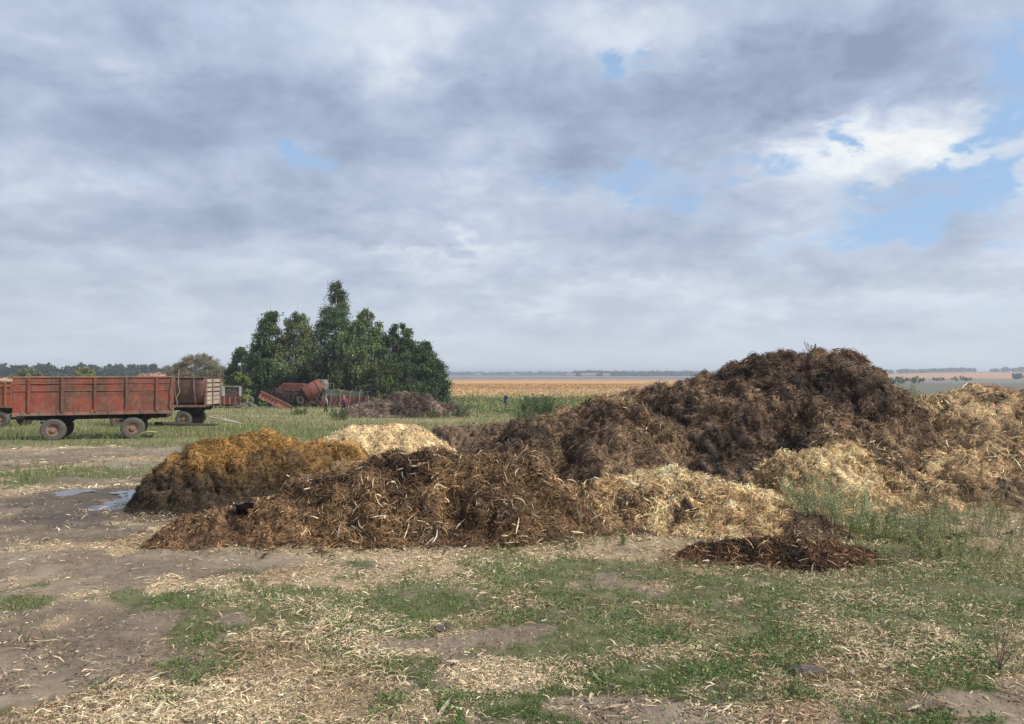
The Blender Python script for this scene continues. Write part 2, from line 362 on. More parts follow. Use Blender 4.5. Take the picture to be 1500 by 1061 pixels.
hA = Heap([[(-4.8, 12.3, .9, 1.3), (-4.4, 12.9, .98, 1.4), (-3.2, 13.6, .9, 1.3), (-2.4, 14.0, .7, 1.0)], [(-4.5, 11.6, .35, .8)]], lump=(.42, .24), seed=11, big=.1)
hB = Heap([[(-2.35, 10.1, .62, 1.35), (-1.5, 10.1, .84, 1.6), (-.5, 10.1, .84, 1.6), (.15, 10.2, .58, 1.2)], [(-2.6, 12., .65, 1.2), (-.8, 12.6, .62, 1.6)]], lump=(.42, .26), seed=23, big=.12)
hC = Heap([[(-3.85, 9.0, .26, .55), (-3.1, 9.35, .38, .6), (-2.6, 9.5, .35, .6)]], lump=(.22, .15), seed=31, big=.06, warp=.2)
hD = Heap([[(-3.2, 15, 1.15, 1.55), (-2.2, 15.1, 1.2, 1.7)]], lump=(.5, .10), seed=41, big=.05, warp=.2)
hE = Heap([[(-2.4, 20, .6, 1.4), (-.2, 19, .95, 1.8), (1.2, 18.6, 1.2, 1.9), (2.5, 18, 1.6, 2.1), (4.1, 17.2, 1.95, 2.0), (5.1, 16.3, 2.45, 1.9), (6.8, 16, 2.62, 1.95)],
           [(1.7, 13.3, .9, .9), (2.4, 15.5, 1.5, 1.6)], [(3.95, 12.6, .42, .75), (4.1, 13.9, .8, 1.2), (4.6, 16, 2., 1.8)], [(0, 15.5, .9, 1.5), (1., 17, 1.2, 1.8)], [(6.3, 14.6, 1.75, 1.5)]],
          ysc=.68, power=1.8, lump=(.70, .36), seed=52, rough=.06, big=.20, warp=.4)
hF = Heap([[(.95, 10.3, .4, .8), (1.7, 10.6, .55, 1.1), (2.3, 10.7, .64, 1.35), (3.0, 10.3, .5, 1.25), (3.7, 9.7, .2, .8)]], lump=(.36, .15), seed=61, big=.07, warp=.25)
hG = Heap([[(4.7, 12., .8, 1.15), (5.6, 12.3, .92, 1.3), (6.3, 12.6, .7, 1.1)]], lump=(.4, .2), seed=71, big=.1, warp=.3)
hH = Heap([[(9.7, 16.8, 1.8, 2.1), (11, 17.4, 1.95, 2.8), (14, 17.6, 1.95, 3.), (19, 18, 2, 3.2)], [(8.1, 13.6, .7, 1.4), (9.5, 15, 1.2, 2.)], [(10.5, 14.2, .95, 1.6), (14.5, 14.6, 1., 1.9)]], ysc=.62, lump=(.6, .3), seed=83, big=.14, warp=.4)
hJ = Heap([[(2.1, 8.0, .12, .3), (2.9, 7.8, .20, .36), (3.6, 7.95, .13, .33)]], lump=(.22, .13), seed=91, big=.03, warp=.15)
hK = Heap([[(-12.6, 62, .9, 1.6), (-10.8, 62, 1.3, 2.2), (-8.6, 62, 2.0, 2.7), (-7.4, 62, 1.7, 2.4), (-5.2, 61.5, .9, 1.6)]], lump=(.8, .6), seed=97, big=.2, warp=.5)
near_heaps = [hA, hB, hC, hD, hE, hF, hG, hH, hJ]
def under(x, y):
    m = np.full(np.shape(x), -9.)
    for h in near_heaps: m = np.maximum(m, h.base(x, y))
    return m
# colours (linear, real world)
GOLD, RUSTY, BRN, DRK, WETC = (.30, .185, .068), (.18, .118, .066), (.105, .066, .040), (.05, .032, .022), (.055, .042, .031)
PALE, TAN, CHIP = (.52, .40, .245), (.34, .23, .13), (.56, .45, .29)
def cA(x, y, h):
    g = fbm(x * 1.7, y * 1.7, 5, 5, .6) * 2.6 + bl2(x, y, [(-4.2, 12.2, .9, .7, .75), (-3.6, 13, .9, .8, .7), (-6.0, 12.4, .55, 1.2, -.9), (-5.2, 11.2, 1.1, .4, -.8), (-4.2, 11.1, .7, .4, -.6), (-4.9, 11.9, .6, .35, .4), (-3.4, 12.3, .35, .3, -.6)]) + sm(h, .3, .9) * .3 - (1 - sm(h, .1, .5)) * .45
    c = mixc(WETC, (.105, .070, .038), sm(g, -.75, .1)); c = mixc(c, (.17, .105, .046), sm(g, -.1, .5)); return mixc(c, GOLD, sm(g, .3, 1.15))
def cB(x, y, h):
    g = fbm(x * 1.5, y * 1.5, 8, 3) * 1.3 + sm(y, 10.2, 11.6) * .55
    c = mixc(DRK, BRN, sm(g, -.35, .05)); c = mixc(c, RUSTY, sm(g, -.05, .45)); return mixc(c, (.36, .25, .13), sm(g, .4, .9))
def cC(x, y, h): return mixc((.07, .043, .027), (.18, .11, .065), sm(fbm(x * 4, y * 4, 9), -.2, .2))
def cD(x, y, h):
    g = fbm(x * 2.2, y * 2.2, 6, 3) + bl2(x, y, [(-3.3, 14.0, .4, .3, -.5)]) * 1.
    return mixc((.22, .13, .07), PALE, sm(g, -.4, -.1) * .95)
def cE(x, y, h):
    g = fbm(x * 1.2, y * 1.2, 15, 4) * 1.5 + bl2(x, y, [(1.6, 17., 1.6, .9, .25), (8, 15.5, .6, 1.2, .45), (.2, 16, 2, 1, .05), (4.2, 13.6, .9, .6, -.7), (5.9, 14.8, .3, .4, -.4), (1.8, 12.9, .8, .4, .1)])
    c = mixc((.050, .037, .030), (.125, .086, .062), sm(g, -.4, .0)); return mixc(c, (.235, .165, .105), sm(g, .0, .55))
def cF(x, y, h):
    g = fbm(x * 1.8, y * 1.8, 17, 4) * 1.5 + bl2(x, y, [(3.9, 9.3, .7, .4, -.55), (2.0, 9.4, .35, .2, -.8), (1.0, 10, .5, .6, -.25), (2.6, 10.2, .8, .5, .35)])
    c = mixc((.09, .06, .04), TAN, sm(g, -.5, -.15)); return mixc(c, PALE, sm(g, -.2, .2))
def cG(x, y, h):
    g = fbm(x * 1.8, y * 1.8, 19, 4) * 1.5 + bl2(x, y, [(6.2, 11.6, .5, .4, -.7), (6.7, 12.2, .6, .5, -.5), (5., 11.9, .9, .6, .35)])
    c = mixc((.075, .052, .038), TAN, sm(g, -.45, -.1)); return mixc(c, PALE, sm(g, -.1, .35))
def cH(x, y, h):
    g = fbm(x * 1.1, y * 1.1, 27, 4) * 1.5 + bl2(x, y, [(8.2, 14.2, .5, .7, -.45), (8.7, 15.6, .4, .7, -.3), (12.6, 16.2, .8, .35, -.7), (10.6, 16.2, .6, .3, -.9), (11.3, 15.3, .6, .35, -1.), (11.2, 17.0, .6, .25, -.6), (10.2, 15.4, 1.5, 1.2, .35), (12, 14.2, 2, 1, .3)])
    c = mixc((.06, .045, .036), (.27, .185, .11), sm(g, -.55, -.15)); return mixc(c, (.42, .31, .19), sm(g, -.1, .4))
def cJ(x, y, h): return mixc(DRK, (.15, .085, .05), sm(fbm(x * 5, y * 5, 29), -.25, .2))
def cK(x, y, h): return mixc((.06, .045, .038), (.17, .13, .11), sm(fbm(x * .8, y * .8, 37), -.2, .2))

# ------------------------------------------------------------------ ground
PX, PY = -6.45, 12.9                                           # puddle
PZ = float(gz(0, 12.3)) - .012
def pudm(x, y):
    return bl2(x, y, [(-6.3, 12.5, .5, 1.25, .95), (-7.1, 13.6, .8, .35, .6), (-5.7, 11.0, .35, .3, .7)]) + fbm(x * 1.6, y * 1.1, 77, 4) * 1.5 * np.exp(-(((x + 6.6) / 2.2) ** 4 + ((y - 12.6) / 3.2) ** 4))
def masks(x, y):
    n1 = fbm(x * .9, y * .9, 101, 5); n2 = fbm(x * 1.3, y * 1.3, 131, 5); n3 = fbm(x * 3.2, y * 3.2, 151, 5, .6)
    gr = blob(x, y, [(60, 700, 110, 18, .9), (120, 690, 140, 10, .4), (330, 620, 400, 14, 1.2), (560, 650, 200, 20, .6), (130, 815, 45, 8, .8), (200, 878, 120, 14, .8), (20, 885, 60, 10, .7), (470, 900, 230, 32, .75), (800, 895, 200, 26, .9),
                     (540, 980, 90, 28, .9), (1000, 870, 300, 40, .5), (1380, 850, 200, 60, .8), (1050, 930, 160, 28, .65), (1180, 925, 60, 20, .7), (1060, 1020, 110, 30, .8), (1400, 970, 150, 24, .6), (760, 830, 60, 12, .5), (1150, 960, 300, 60, .25), (700, 1030, 180, 12, .45), (1330, 790, 160, 30, .6), (880, 1000, 90, 22, .5)])
    ch = blob(x, y, [(60, 656, 100, 5, 1.1), (70, 688, 50, 8, 1.2), (150, 640, 200, 10, .1), (230, 672, 150, 6, .6), (60, 718, 80, 8, .6), (190, 765, 40, 14, 1.1), (250, 775, 90, 16, .6), (70, 805, 130, 14, .45), (100, 850, 160, 20, .45), (330, 880, 120, 22, .3), (640, 815, 180, 10, 1.1), (560, 840, 160, 18, .7), (420, 960, 200, 50, .75), (300, 1030, 260, 40, .95),
                     (680, 915, 70, 16, .9), (780, 985, 90, 24, 1.0), (1010, 800, 130, 18, .8), (990, 960, 100, 14, .9), (1250, 880, 120, 22, .7), (1300, 940, 160, 30, .7), (980, 900, 80, 18, .6), (1200, 1010, 140, 28, .55), (860, 850, 200, 20, .35), (1450, 770, 90, 30, .5), (180, 950, 60, 14, .4), (110, 970, 60, 10, .35), (1440, 900, 90, 30, .6)])
    di = blob(x, y, [(110, 950, 120, 34, 1.1), (60, 1000, 90, 26, .9), (90, 825, 130, 18, .9), (150, 770, 130, 20, .6), (250, 820, 130, 18, .8), (400, 815, 60, 12, .9), (330, 905, 90, 14, .6), (590, 945, 70, 10, .8), (900, 1040, 110, 14, .9), (1430, 1035, 110, 16, 1.1), (100, 665, 260, 9, .6), (1230, 1010, 60, 12, .6), (480, 920, 50, 8, .4), (90, 740, 120, 20, .4)])
    far = sm(y, 22, 34)
    g = gr * .8 + n1 * 1.4 + n3 * 1.7 - di * .85 + .04 + far * .9 - sm(-x - y * .1, 1.5, 5) * .25 * (1 - far)
    c = ch * .9 + n2 * 1.6 - n3 * 1.1 - di * .65 + .0 - far * .9 + .1 * sm(x, -3, 3)
    ring = sm(under(x, y), -.9, -.1) * (y < 22) * .55
    c = c + ring
    return sm(g, .12, .42), sm(c, .1, .5)
def ground_z(x, y):
    base = gz(x, y)
    r = .05 * fbm(x * .5, y * .5, 201, 3) + .022 * fbm(x * 3, y * 3, 202, 5, .6) * 2 + .014 * fbm(x * 11, y * 11, 205, 4, .6) * 2 * (y < 20) - .05 * np.exp(-((x + 3.1 - .17 * (y - 7)) / .16) ** 2) * sm(y, 3, 6) * sm(-y, -12, -9) - .05 * np.exp(-((x + 4.6 - .17 * (y - 7)) / .16) ** 2) * sm(y, 3, 6) * sm(-y, -14, -10)
    rut = 0
    amp = np.clip(1 - (y - 60) / 60, 0, 1)
    z = base + r * amp * np.clip(y / 3 + 5, 0, 1)
    p = sm(pudm(x, y), .25, .75); z = z * (1 - p) + (PZ - .035 + .02 * fbm(x * 4, y * 4, 204, 3) * 2) * p
    hill = sm(y, 500, 1500) * sm(x / np.maximum(y, 1), .35, .62) * 9 + sm(y, 350, 900) * sm(-x / np.maximum(y, 1), .3, .55) * 5
    return z + hill
def field_color(x, y):
    q = y + 25 * fbm(x * .01, 0 * x, 301, 2)
    a = x / np.maximum(y, 1)                                  # bearing
    st = fbm(x * .006, y * .03, 303, 4)
    c = np.tile((.13, .13, .06), (len(x), 1)).astype(float)
    rows = [(128, (.40, .29, .15)), (185, (.42, .28, .13)), (225, (.31, .215, .13)), (250, (.42, .25, .10)), (480, (.36, .225, .12)), (620, (.17, .14, .13)), (1100, (.20, .19, .17)), (1600, (.11, .13, .11))]
    for d0, cc in rows: c = mixc(c, cc, sm(q, d0, d0 * 1.06))
    c = c * (1 + st[:, None] * .5)
    rt = [(120, (.15, .15, .075)), (190, (.13, .125, .10)), (420, (.17, .16, .14)), (700, (.40, .22, .12)), (1200, (.13, .12, .11))]
    d = np.tile((.13, .13, .06), (len(x), 1)).astype(float)
    for d0, cc in rt: d = mixc(d, cc, sm(q + a * 60, d0, d0 * 1.04))
    c = mixc(c, d, sm(a, .36, .40))
    lf = np.tile((.12, .14, .055), (len(x), 1)).astype(float); lf = mixc(lf, (.26, .2, .1), sm(q, 200, 230))
    return mixc(c, lf, sm(-a, .12, .16))
rings = [.4]
while rings[-1] < 2: rings.append(rings[-1] * 1.06)
while rings[-1] < 26: rings.append(rings[-1] * 1.0078)
while rings[-1] < 9000: rings.append(rings[-1] * 1.028)
rings = np.array(rings)
an = np.concatenate([np.arange(-42, 42, .14), np.arange(42, 318, 3.)]); an = np.radians(an)
RR, AA = np.meshgrid(rings, an, indexing='ij'); gx, gy = (RR * np.sin(AA)).ravel(), (RR * np.cos(AA)).ravel()
gy_ = np.maximum(gy, -40)
g_, c_ = masks(gx, gy_)
Vg = np.stack([gx, gy, ground_z(gx, gy)], 1)
dirt = mixc((.160, .125, .093), (.255, .202, .150), sm(fbm(gx * 1.1, gy * 1.1, 401, 5), -.25, .25))
colg = mixc(dirt, (.36, .275, .175), c_ * .8); colg = mixc(colg, (.10, .115, .05), g_ * .75)
wet = np.maximum(sm(pudm(gx, gy_), .0, .35), sm(bl2(gx, gy_, [(-6.2, 12.4, 1.5, 2.0, 1.), (-5.2, 11.0, 1.2, .5, .8), (-7.6, 13.6, 1.4, .8, .8)]) + fbm(gx * 2, gy_ * 2, 79, 4) * .9, .15, .5) * .9) * (gy < 20) * (gy > 5); colg = mixc(colg, (.06, .046, .034), wet * .85)
mead = mixc((.13, .145, .06), (.27, .235, .13), sm(fbm(gx * .12, gy * .3, 402, 5), -.2, .25)); colg = mixc(colg, mead, sm(gy, 24, 36))
colg = mixc(colg, field_color(gx, gy), sm(gy + fbm(gx * .05, gy * .05, 5) * 20, 108, 118))
nr, na = RR.shape; idx = np.arange(nr * na).reshape(nr, na); nxt = np.roll(idx, -1, 1)
Fg = np.stack([idx[:-1].ravel(), idx[1:].ravel(), nxt[1:].ravel(), nxt[:-1].ravel()], 1)
cap = len(Vg); Vg = np.vstack([Vg, [[0, 0, float(gz(0, 0))]]]); colg = np.vstack([colg, [[.2, .16, .12]]])
Fg = np.vstack([Fg, np.stack([np.full(na, cap), idx[0], nxt[0], nxt[0]], 1)])
me = npmesh('ground', Vg, Fg[:-na], colg, smooth=True)
wa = me.attributes.new('wet', 'FLOAT', 'POINT'); wa.data.foreach_set('value', np.append(wet, 0).astype(np.float32))
mg = mat('ground', attr=True, rough=.95, nscale=7, namp=.22, bump=1.0, bscale=26, spec=.15)
t = NT(mg.node_tree); b = t.n['Principled BSDF']; aw = t.new('ShaderNodeAttribute', attribute_name='wet')
t.put(b.inputs['Roughness'], t.m('SUBTRACT', .95, t.m('MULTIPLY', aw.outputs['Fac'], .45)))
tag(link('ground', me, mg), kind='structure')
# puddle
xs, ys = np.meshgrid(np.linspace(-9.5, -4.9, 60), np.linspace(10, 15.4, 60)); ix = np.arange(3600).reshape(60, 60)
keep = (pudm(xs, ys) > .28)[:-1, :-1]
F = np.stack([ix[:-1, :-1][keep], ix[:-1, 1:][keep], ix[1:, 1:][keep], ix[1:, :-1][keep]], 1)
us = np.unique(F); re_ = np.zeros(3600, int); re_[us] = np.arange(len(us))
pm = npmesh('puddle', np.stack([xs.ravel(), ys.ravel(), np.full(3600, PZ - .012)], 1)[us], re_[F], smooth=True)
mw = mat('puddle_water', (.05, .045, .04), rough=.06, spec=.6, bump=.05, bscale=9)
tag(link('puddle', pm, mw), kind='structure')

# ------------------------------------------------------------------ build heaps
def heap(name, H, step, colf, label, cat, straws, m=M_heap, part='straw'):
    H.me.name = name; o = tag(link(name, H.me, m), label, cat)
    V, F, c = join(straws)
    s = link(part, npmesh(part, V, F, c), M_straw, o); s['kind'] = 'stuff'
    return o
def lift_col(f, k=1.5, add=(.0, .0, .0)): return lambda x, y, h: np.clip(f(x, y, h) * k + np.array(add), 0, .8)
def front(yc, k=.25): return lambda x, y, h: np.where(y < yc, 1., k)
for H_, st_, cf_ in ((hA, .022, cA), (hB, .022, cB), (hC, .018, cC), (hD, .03, cD), (hE, .034, cE), (hF, .02, cF), (hG, .022, cG), (hH, .04, cH), (hJ, .014, cJ), (hK, .14, cK)):
    H_.me = H_.mesh('heap', st_, cf_)
heap('manure_heap', hA, .022, cA, 'manure heap with golden straw on top and a black wet flank beside the puddle', 'manure heap',
     [hA.straw(36000, lift_col(cA, 1.4), (.04, .16), (.004, .008), coh=.6, dens=front(13.5)), hA.straw(14000, lift_col(cA, .5), (.04, .12), (.005, .012), coh=.6, dens=front(13.5))], M_wet)
heap('stalk_heap', hB, .022, cB, 'wide brown heap of rotting maize stalks and straw in the middle foreground', 'manure heap',
     [hB.straw(50000, lift_col(cB, 1.8), (.05, .20), (.004, .011), coh=1.5, out=.5, lift=.05, down=.45, dens=front(11.5)), hB.straw(14000, lift_col(cB, .4), (.06, .2), (.008, .02), coh=1.2, out=.35, dens=front(11.5)),
      hB.straw(2000, lambda x, y, h: np.tile((.55, .45, .33), (len(x), 1)), (.05, .26), (.007, .018), coh=1.6, out=.5, lift=.06, K=3, arch=.1, dens=front(11.2, .1), var=.3)])
heap('small_manure_clump', hC, .018, cC, 'small flat reddish brown straw clump at the left foot of the stalk heap', 'manure heap',
     [hC.straw(7500, lift_col(cC, 1.5), (.03, .12), (.004, .009), coh=1.8, out=.5, arch=.1, var=.5), hC.straw(2500, lift_col(cC, .4), (.03, .12), (.006, .014), coh=1.8, out=.4), hC.straw(200, lambda x, y, h: np.tile(CHIP, (len(x), 1)), (.04, .15), (.006, .012), coh=2, out=.4, K=3)])
heap('pale_straw_mound', hD, .03, cD, 'rounded mound of pale yellow chaff behind the brown stalk heap', 'straw heap',
     [hD.straw(11000, lift_col(cD, 1.25), (.03, .12), (.006, .014), coh=2.4, out=.35, arch=.08, var=.45), hD.straw(3000, lift_col(cD, .35), (.03, .12), (.007, .018), coh=2.4, out=.3)])
heap('large_manure_heap', hE, .034, cE, 'biggest heap, tall dark brown matted manure with a rounded summit against the sky', 'manure heap',
     [hE.straw(115000, lift_col(cE, 1.42), (.05, .22), (.006, .014), coh=1.0, out=.32, lift=.05, dens=front(17.5), var=.5), hE.straw(26000, lift_col(cE, .45), (.06, .22), (.01, .028), coh=1.0, out=.35, lift=.05, dens=front(17.5)),
      hE.straw(1500, lambda x, y, h: np.tile((.34, .26, .17), (len(x), 1)), (.08, .3), (.007, .013), coh=1.2, out=.3, K=3)])
heap('chaff_heap', hF, .02, cF, 'low pale heap of chopped chaff with one black hole, below the big heap', 'straw heap',
     [hF.straw(17000, lift_col(cF, 1.35), (.025, .12), (.005, .015), coh=2.5, out=.45, lift=.04, arch=.08, var=.5), hF.straw(4500, lift_col(cF, .35), (.03, .12), (.006, .02), coh=2.5, out=.4, arch=.08), hF.straw(1500, lambda x, y, h: np.tile(CHIP, (len(x), 1)), (.06, .24), (.008, .018), coh=2, out=.5, K=3, lift=.05, arch=.06)])
heap('chaff_heap', hG, .022, cG, 'pale straw heap with brown lumps standing behind the tall green weeds', 'straw heap',
     [hG.straw(15000, lift_col(cG, 1.35), (.03, .14), (.006, .015), coh=2.5, out=.45, lift=.04, arch=.08, var=.5), hG.straw(4000, lift_col(cG, .35), (.03, .14), (.007, .02), coh=2.5, out=.4, arch=.08), hG.straw(1300, lambda x, y, h: np.tile(CHIP, (len(x), 1)), (.08, .28), (.009, .02), coh=2, out=.5, K=3, lift=.05, arch=.06)])
heap('stalk_heap', hH, .04, cH, 'long tan heap of dry maize stalks running off the right edge', 'straw heap',
     [hH.straw(40000, lift_col(cH, 1.4), (.05, .2), (.008, .02), coh=2.2, out=.45, lift=.05, arch=.08, var=.5, dens=front(17.6)), hH.straw(9000, lift_col(cH, .35), (.05, .2), (.01, .03), coh=2.2, out=.4, arch=.08, dens=front(17.6)), hH.straw(3500, lambda x, y, h: np.tile(CHIP, (len(x), 1)), (.10, .34), (.012, .026), coh=2, out=.5, K=3, lift=.06, arch=.05, dens=front(17.6))])
heap('small_manure_clump', hJ, .014, cJ, 'thin dark brown strip of manure lying on the grass in front of the chaff heap', 'manure heap',
     [hJ.straw(8000, lift_col(cJ, 1.6), (.03, .14), (.004, .010), coh=1.8, out=.45, arch=.1, var=.5), hJ.straw(3500, lift_col(cJ, .4), (.04, .14), (.006, .016), coh=1.6, out=.4), hJ.straw(220, lambda x, y, h: np.tile((.4, .3, .18), (len(x), 1)), (.06, .24), (.006, .012), coh=2, out=.4, K=3)])
heap('overgrown_heap', hK, .14, cK, 'distant grey brown heap with weeds in front of the birches', 'manure heap',
     [hK.straw(9000, lift_col(cK, 1.5), (.15, .5), (.03, .06), out=.4, lift=.1)])

# ------------------------------------------------------------------ ground cover
def img_points(n, y0, y1, x0=-170, x1=1670):
    px = rng.uniform(x0, x1, n); d = np.geomspace(1.5, 4000, 4000); pyd = HOR + FPX * (CH - gz(0, d)) / d
    py = rng.uniform(y0, y1, n); D = np.interp(-py, -pyd, d); return (px - 750) / FPX * D, D
def cover(n, y0, y1, which, thr_noise=True):
    x, y = img_points(n, y0, y1); g, c = masks(x, y); wgt = (g, c)[which] ** 1.2 + .02; k = rng.random(n) < wgt
    k &= (under(x, y) < .04) & (pudm(x, y) < .45); return x[k], y[k]
# straw litter
x, y = cover(330000, 625, 1150, 1); n0 = len(x)
x2, y2 = img_points(70000, 640, 1150); k = (under(x2, y2) < .04) & (pudm(x2, y2) < .4) & (fbm(x2 * 1.5, y2 * 1.5, 505, 4) > -.12); x = np.append(x, x2[k]); y = np.append(y, y2[k]); z = ground_z(x, y); n = len(x); dirtbit = (np.arange(n) >= n0) & (rng.random(n) < .6)
sc = np.clip(y / 7, .9, 3)
T = np.stack([np.cos(a_ := rng.random(n) * 6.283), np.sin(a_), rng.normal(0, .28, n)], 1)
rg = np.exp(1.5 * fbm(x * 1.7, y * 1.7, 506, 3)); le = (.010 + .085 * rng.random(n) ** 2.6) * sc * rg; wd = (.003 + .010 * rng.random(n) ** 2.2) * sc * rg ** .6
cl = mixc((.62, .50, .33), (.32, .225, .135), sm(fbm(x * 1.2, y * 1.2, 501, 4) * 1.6 + rng.normal(0, .25, n), -.2, .4)); cl[dirtbit] = (.13, .10, .08); cl = jit(cl, n, .3, .05)
V, F, c = strips(np.stack([x, y, z + .004 + rng.random(n) ** 2 * .03], 1), T, np.tile((0, 0, 1.), (n, 1)), le, wd, cl, 2, .12, roll=.6)
tag(link('straw_litter', npmesh('straw_litter', V, F, c), M_straw), 'pale chopped straw and chaff scattered over the dirt and grass', 'straw litter', kind='stuff')
# low green plants and grass near
x, y = cover(420000, 622, 1150, 0); n = len(x)
cx = fbm(x * 7, y * 7, 511, 3); k = rng.random(n) < sm(cx, -.3, .15); x, y, cx = x[k], y[k], cx[k]; n = len(x); z = ground_z(x, y)
sc = np.clip(y / 8, .7, 3.2); hh = (.018 + .065 * rng.random(n) ** 1.5) * sc * (1 + cx) * (1 + .5 * (y > 13)); wd = (.003 + .0035 * rng.random(n)) * sc
cl = jit(mixc((.105, .170, .045), (.30, .26, .13), sm(fbm(x * 1.5, y * 1.5, 512, 3) + rng.normal(0, .18, n), -.15, .45)), n, .25, .08)
V, F, c = blades(np.stack([x, y, z - .003], 1), hh, wd, 1.5, cl)
tag(link('grass', npmesh('grass', V, F, c), M_grass), 'patchy short green grass and knotweed between the straw', 'grass', kind='stuff')
n = 22000; x, y = img_points(n, 745, 850, 1130, 1670); k = (under(x, y) < .05) & (rng.random(n) < sm(fbm(x * 1.6, y * 1.6, 551, 4), -.22, .1) * sm(x / y, .36, .50) * .6) ; x, y = x[k], y[k]; n = len(x)
cl = jit(mixc((.15, .20, .08), (.40, .35, .20), sm(fbm(x * 1.3, y * 1.3, 552) + rng.normal(0, .18, n), -.15, .3)), n, .25, .06)
V, F, c = blades(np.stack([x, y, ground_z(x, y) - .01], 1), rng.uniform(.03, .15, n) * (1 + .8 * (rng.random(n) > .93)), .003 + .004 * rng.random(n), 1.0, cl)
tag(link('tall_grass', npmesh('tall_grass', V, F, c), M_grass), 'rough taller olive grass in front of the long tan heap', 'grass', kind='stuff')
# leafy ground weeds: broad little leaves near the camera
x, y = cover(150000, 800, 1150, 0); n = len(x); k = rng.random(n) < sm(fbm(x * 2.4, y * 2.4, 521, 3), -.05, .2); x, y = x[k], y[k]; n = len(x)
V, F, c = quads(np.stack([x, y, ground_z(x, y) + .006 + .045 * rng.random(n)], 1), rng.uniform(.009, .024, n), jit((.11, .185, .055), n, .3, .08))
tag(link('ground_weeds', npmesh('ground_weeds', V, F, c), M_leaf), 'small leafy weeds creeping through the grass in front', 'weeds', kind='stuff')
# meadow beyond the heaps
x, y = img_points(120000, 590, 640); k = (under(x, y) < 0) & (y > 22) & (y < 125) & (hK.base(x, y) < -.3)
k &= ~((np.abs(y - 32.4) < 1.6) & (x < -15) & (rng.random(len(x)) > .25)); x, y = x[k], y[k]; n = len(x)
f1 = fbm(x * .15, y * .25, 531, 4); tall = sm(y, 55, 75) * .8 + sm(x, -8, 8) * .6
hh = (.06 + .22 * rng.random(n) ** 2 * (1 + 1.2 * tall)) * (1 + f1 * 1.4); wd = .006 + .0008 * y * rng.random(n)
cl = jit(mixc((.13, .16, .06), (.34, .30, .16), sm(f1 + rng.normal(0, .2, n) + .05 * (y > 60), -.25, .4)), n, .25, .06)
V, F, c = blades(np.stack([x, y, ground_z(x, y) - .02], 1), np.maximum(hh, .04), wd, .7, cl)
tag(link('meadow_grass', npmesh('meadow_grass', V, F, c), M_grass), 'longer yellow green meadow grass around the trailers and far heap', 'grass', kind='stuff')
# rough weeds along the field edge
n = 30000; x = rng.uniform(-30, 75, n); y = 62 + 66 * rng.random(n); k = (x / y > -.09) & (fbm(x * .12, y * .1, 541, 3) + .25 * sm(y, 85, 120) > .02 - .2 * (x > 0)); x, y = x[k], y[k]; n = len(x)
hh = rng.uniform(.2, .8, n) * (1 + fbm(x * .3, y * .3, 542) * 1.6) + .7 * (rng.random(n) > .97)
cl = jit(mixc((.14, .18, .07), (.38, .34, .15), sm(fbm(x * .2, y * .2, 543) + rng.normal(0, .12, n), 0, .3)), n, .22, .06)
Pp = np.stack([x, y, ground_z(x, y)], 1); p1 = blades(Pp, hh, .10 + 0 * hh, .5, cl)
m_ = 4; Pq = np.repeat(Pp, m_, 0) + np.stack([rng.normal(0, .18, n * m_), rng.normal(0, .18, n * m_), rng.uniform(.1, 1, n * m_) * np.repeat(hh, m_)], 1)
p2 = quads(Pq, rng.uniform(.12, .26, n * m_), np.repeat(cl, m_, 0) * np.exp(rng.normal(0, .2, (n * m_, 1))))
V, F, c = join([p1, p2]); tag(link('field_edge_weeds', npmesh('field_edge_weeds', V, F, c), M_leaf), 'tall green weeds growing along the edge of the ochre field', 'weeds', kind='stuff')
# ripe crop plants on the near part of the field
n = 30000; x = rng.uniform(-45, 120, n); y = 128 * np.exp(rng.random(n) * 1.0); k = (x / y > -.14) & (x / y < .45); x, y = x[k], y[k]; n = len(x)
V, F, c = blades(np.stack([x, y, ground_z(x, y)], 1), rng.uniform(.12, .42, n), .16 + .0008 * y, .9, jit(np.clip(field_color(x, y) * 1.1, 0, .7), n, .2, .04))
tag(link('crop', npmesh('crop', V, F, c), M_straw), 'ripe ochre crop covering the field behind the weeds', 'crop', kind='stuff')

# ------------------------------------------------------------------ plants
def tube(pts, r0, r1, ns=6):
    pts = np.asarray(pts, float); n = len(pts); V = []
    for i, p in enumerate(pts):
        d = pts[min(i + 1, n - 1)] - pts[max(i - 1, 0)]; d = d / (np.linalg.norm(d) + 1e-9)
        a = np.cross(d, (0, 0, 1.) if abs(d[2]) < .9 else (1., 0, 0)); a /= np.linalg.norm(a); bb = np.cross(d, a); r = r0 + (r1 - r0) * i / (n - 1)
        for k in range(ns):
            th = 2 * math.pi * k / ns; V.append(p + r * (a * math.cos(th) + bb * math.sin(th)))
    F = [[i * ns + k, i * ns + (k + 1) % ns, (i + 1) * ns + (k + 1) % ns, (i + 1) * ns + k] for i in range(n - 1) for k in range(ns)]
    return np.array(V), np.array(F), np.ones((len(V), 3)) * .5
def grow(parts):
    """joins tubes into one connected mesh: each one is sewn to the nearest point of those before it"""
    Vs, Fs = [parts[0][0]], [parts[0][1]]; o = len(parts[0][0])
    for V, F, _ in parts[1:]:
        A = np.concatenate(Vs); i, j = [int(q) for q in np.argsort(((A - V[0]) ** 2).sum(1))[:2]]
        Vs.append(V); Fs.append(F + o); Fs.append(np.array([[i, j, o + 1, o]])); o += len(V)
    return np.concatenate(Vs), np.concatenate(Fs), None
def curve_pts(p0, d, L, n=6, droop=0., wob=.08):
    p = np.array(p0, float); d = np.array(d, float); d /= np.linalg.norm(d); out = [p.copy()]
    for i in range(n):
        d = d + np.array([rng.normal(0, wob), rng.normal(0, wob), -droop / n + rng.normal(0, wob * .5)]); d /= np.linalg.norm(d); p = p + d * L / n; out.append(p.copy())
    return out
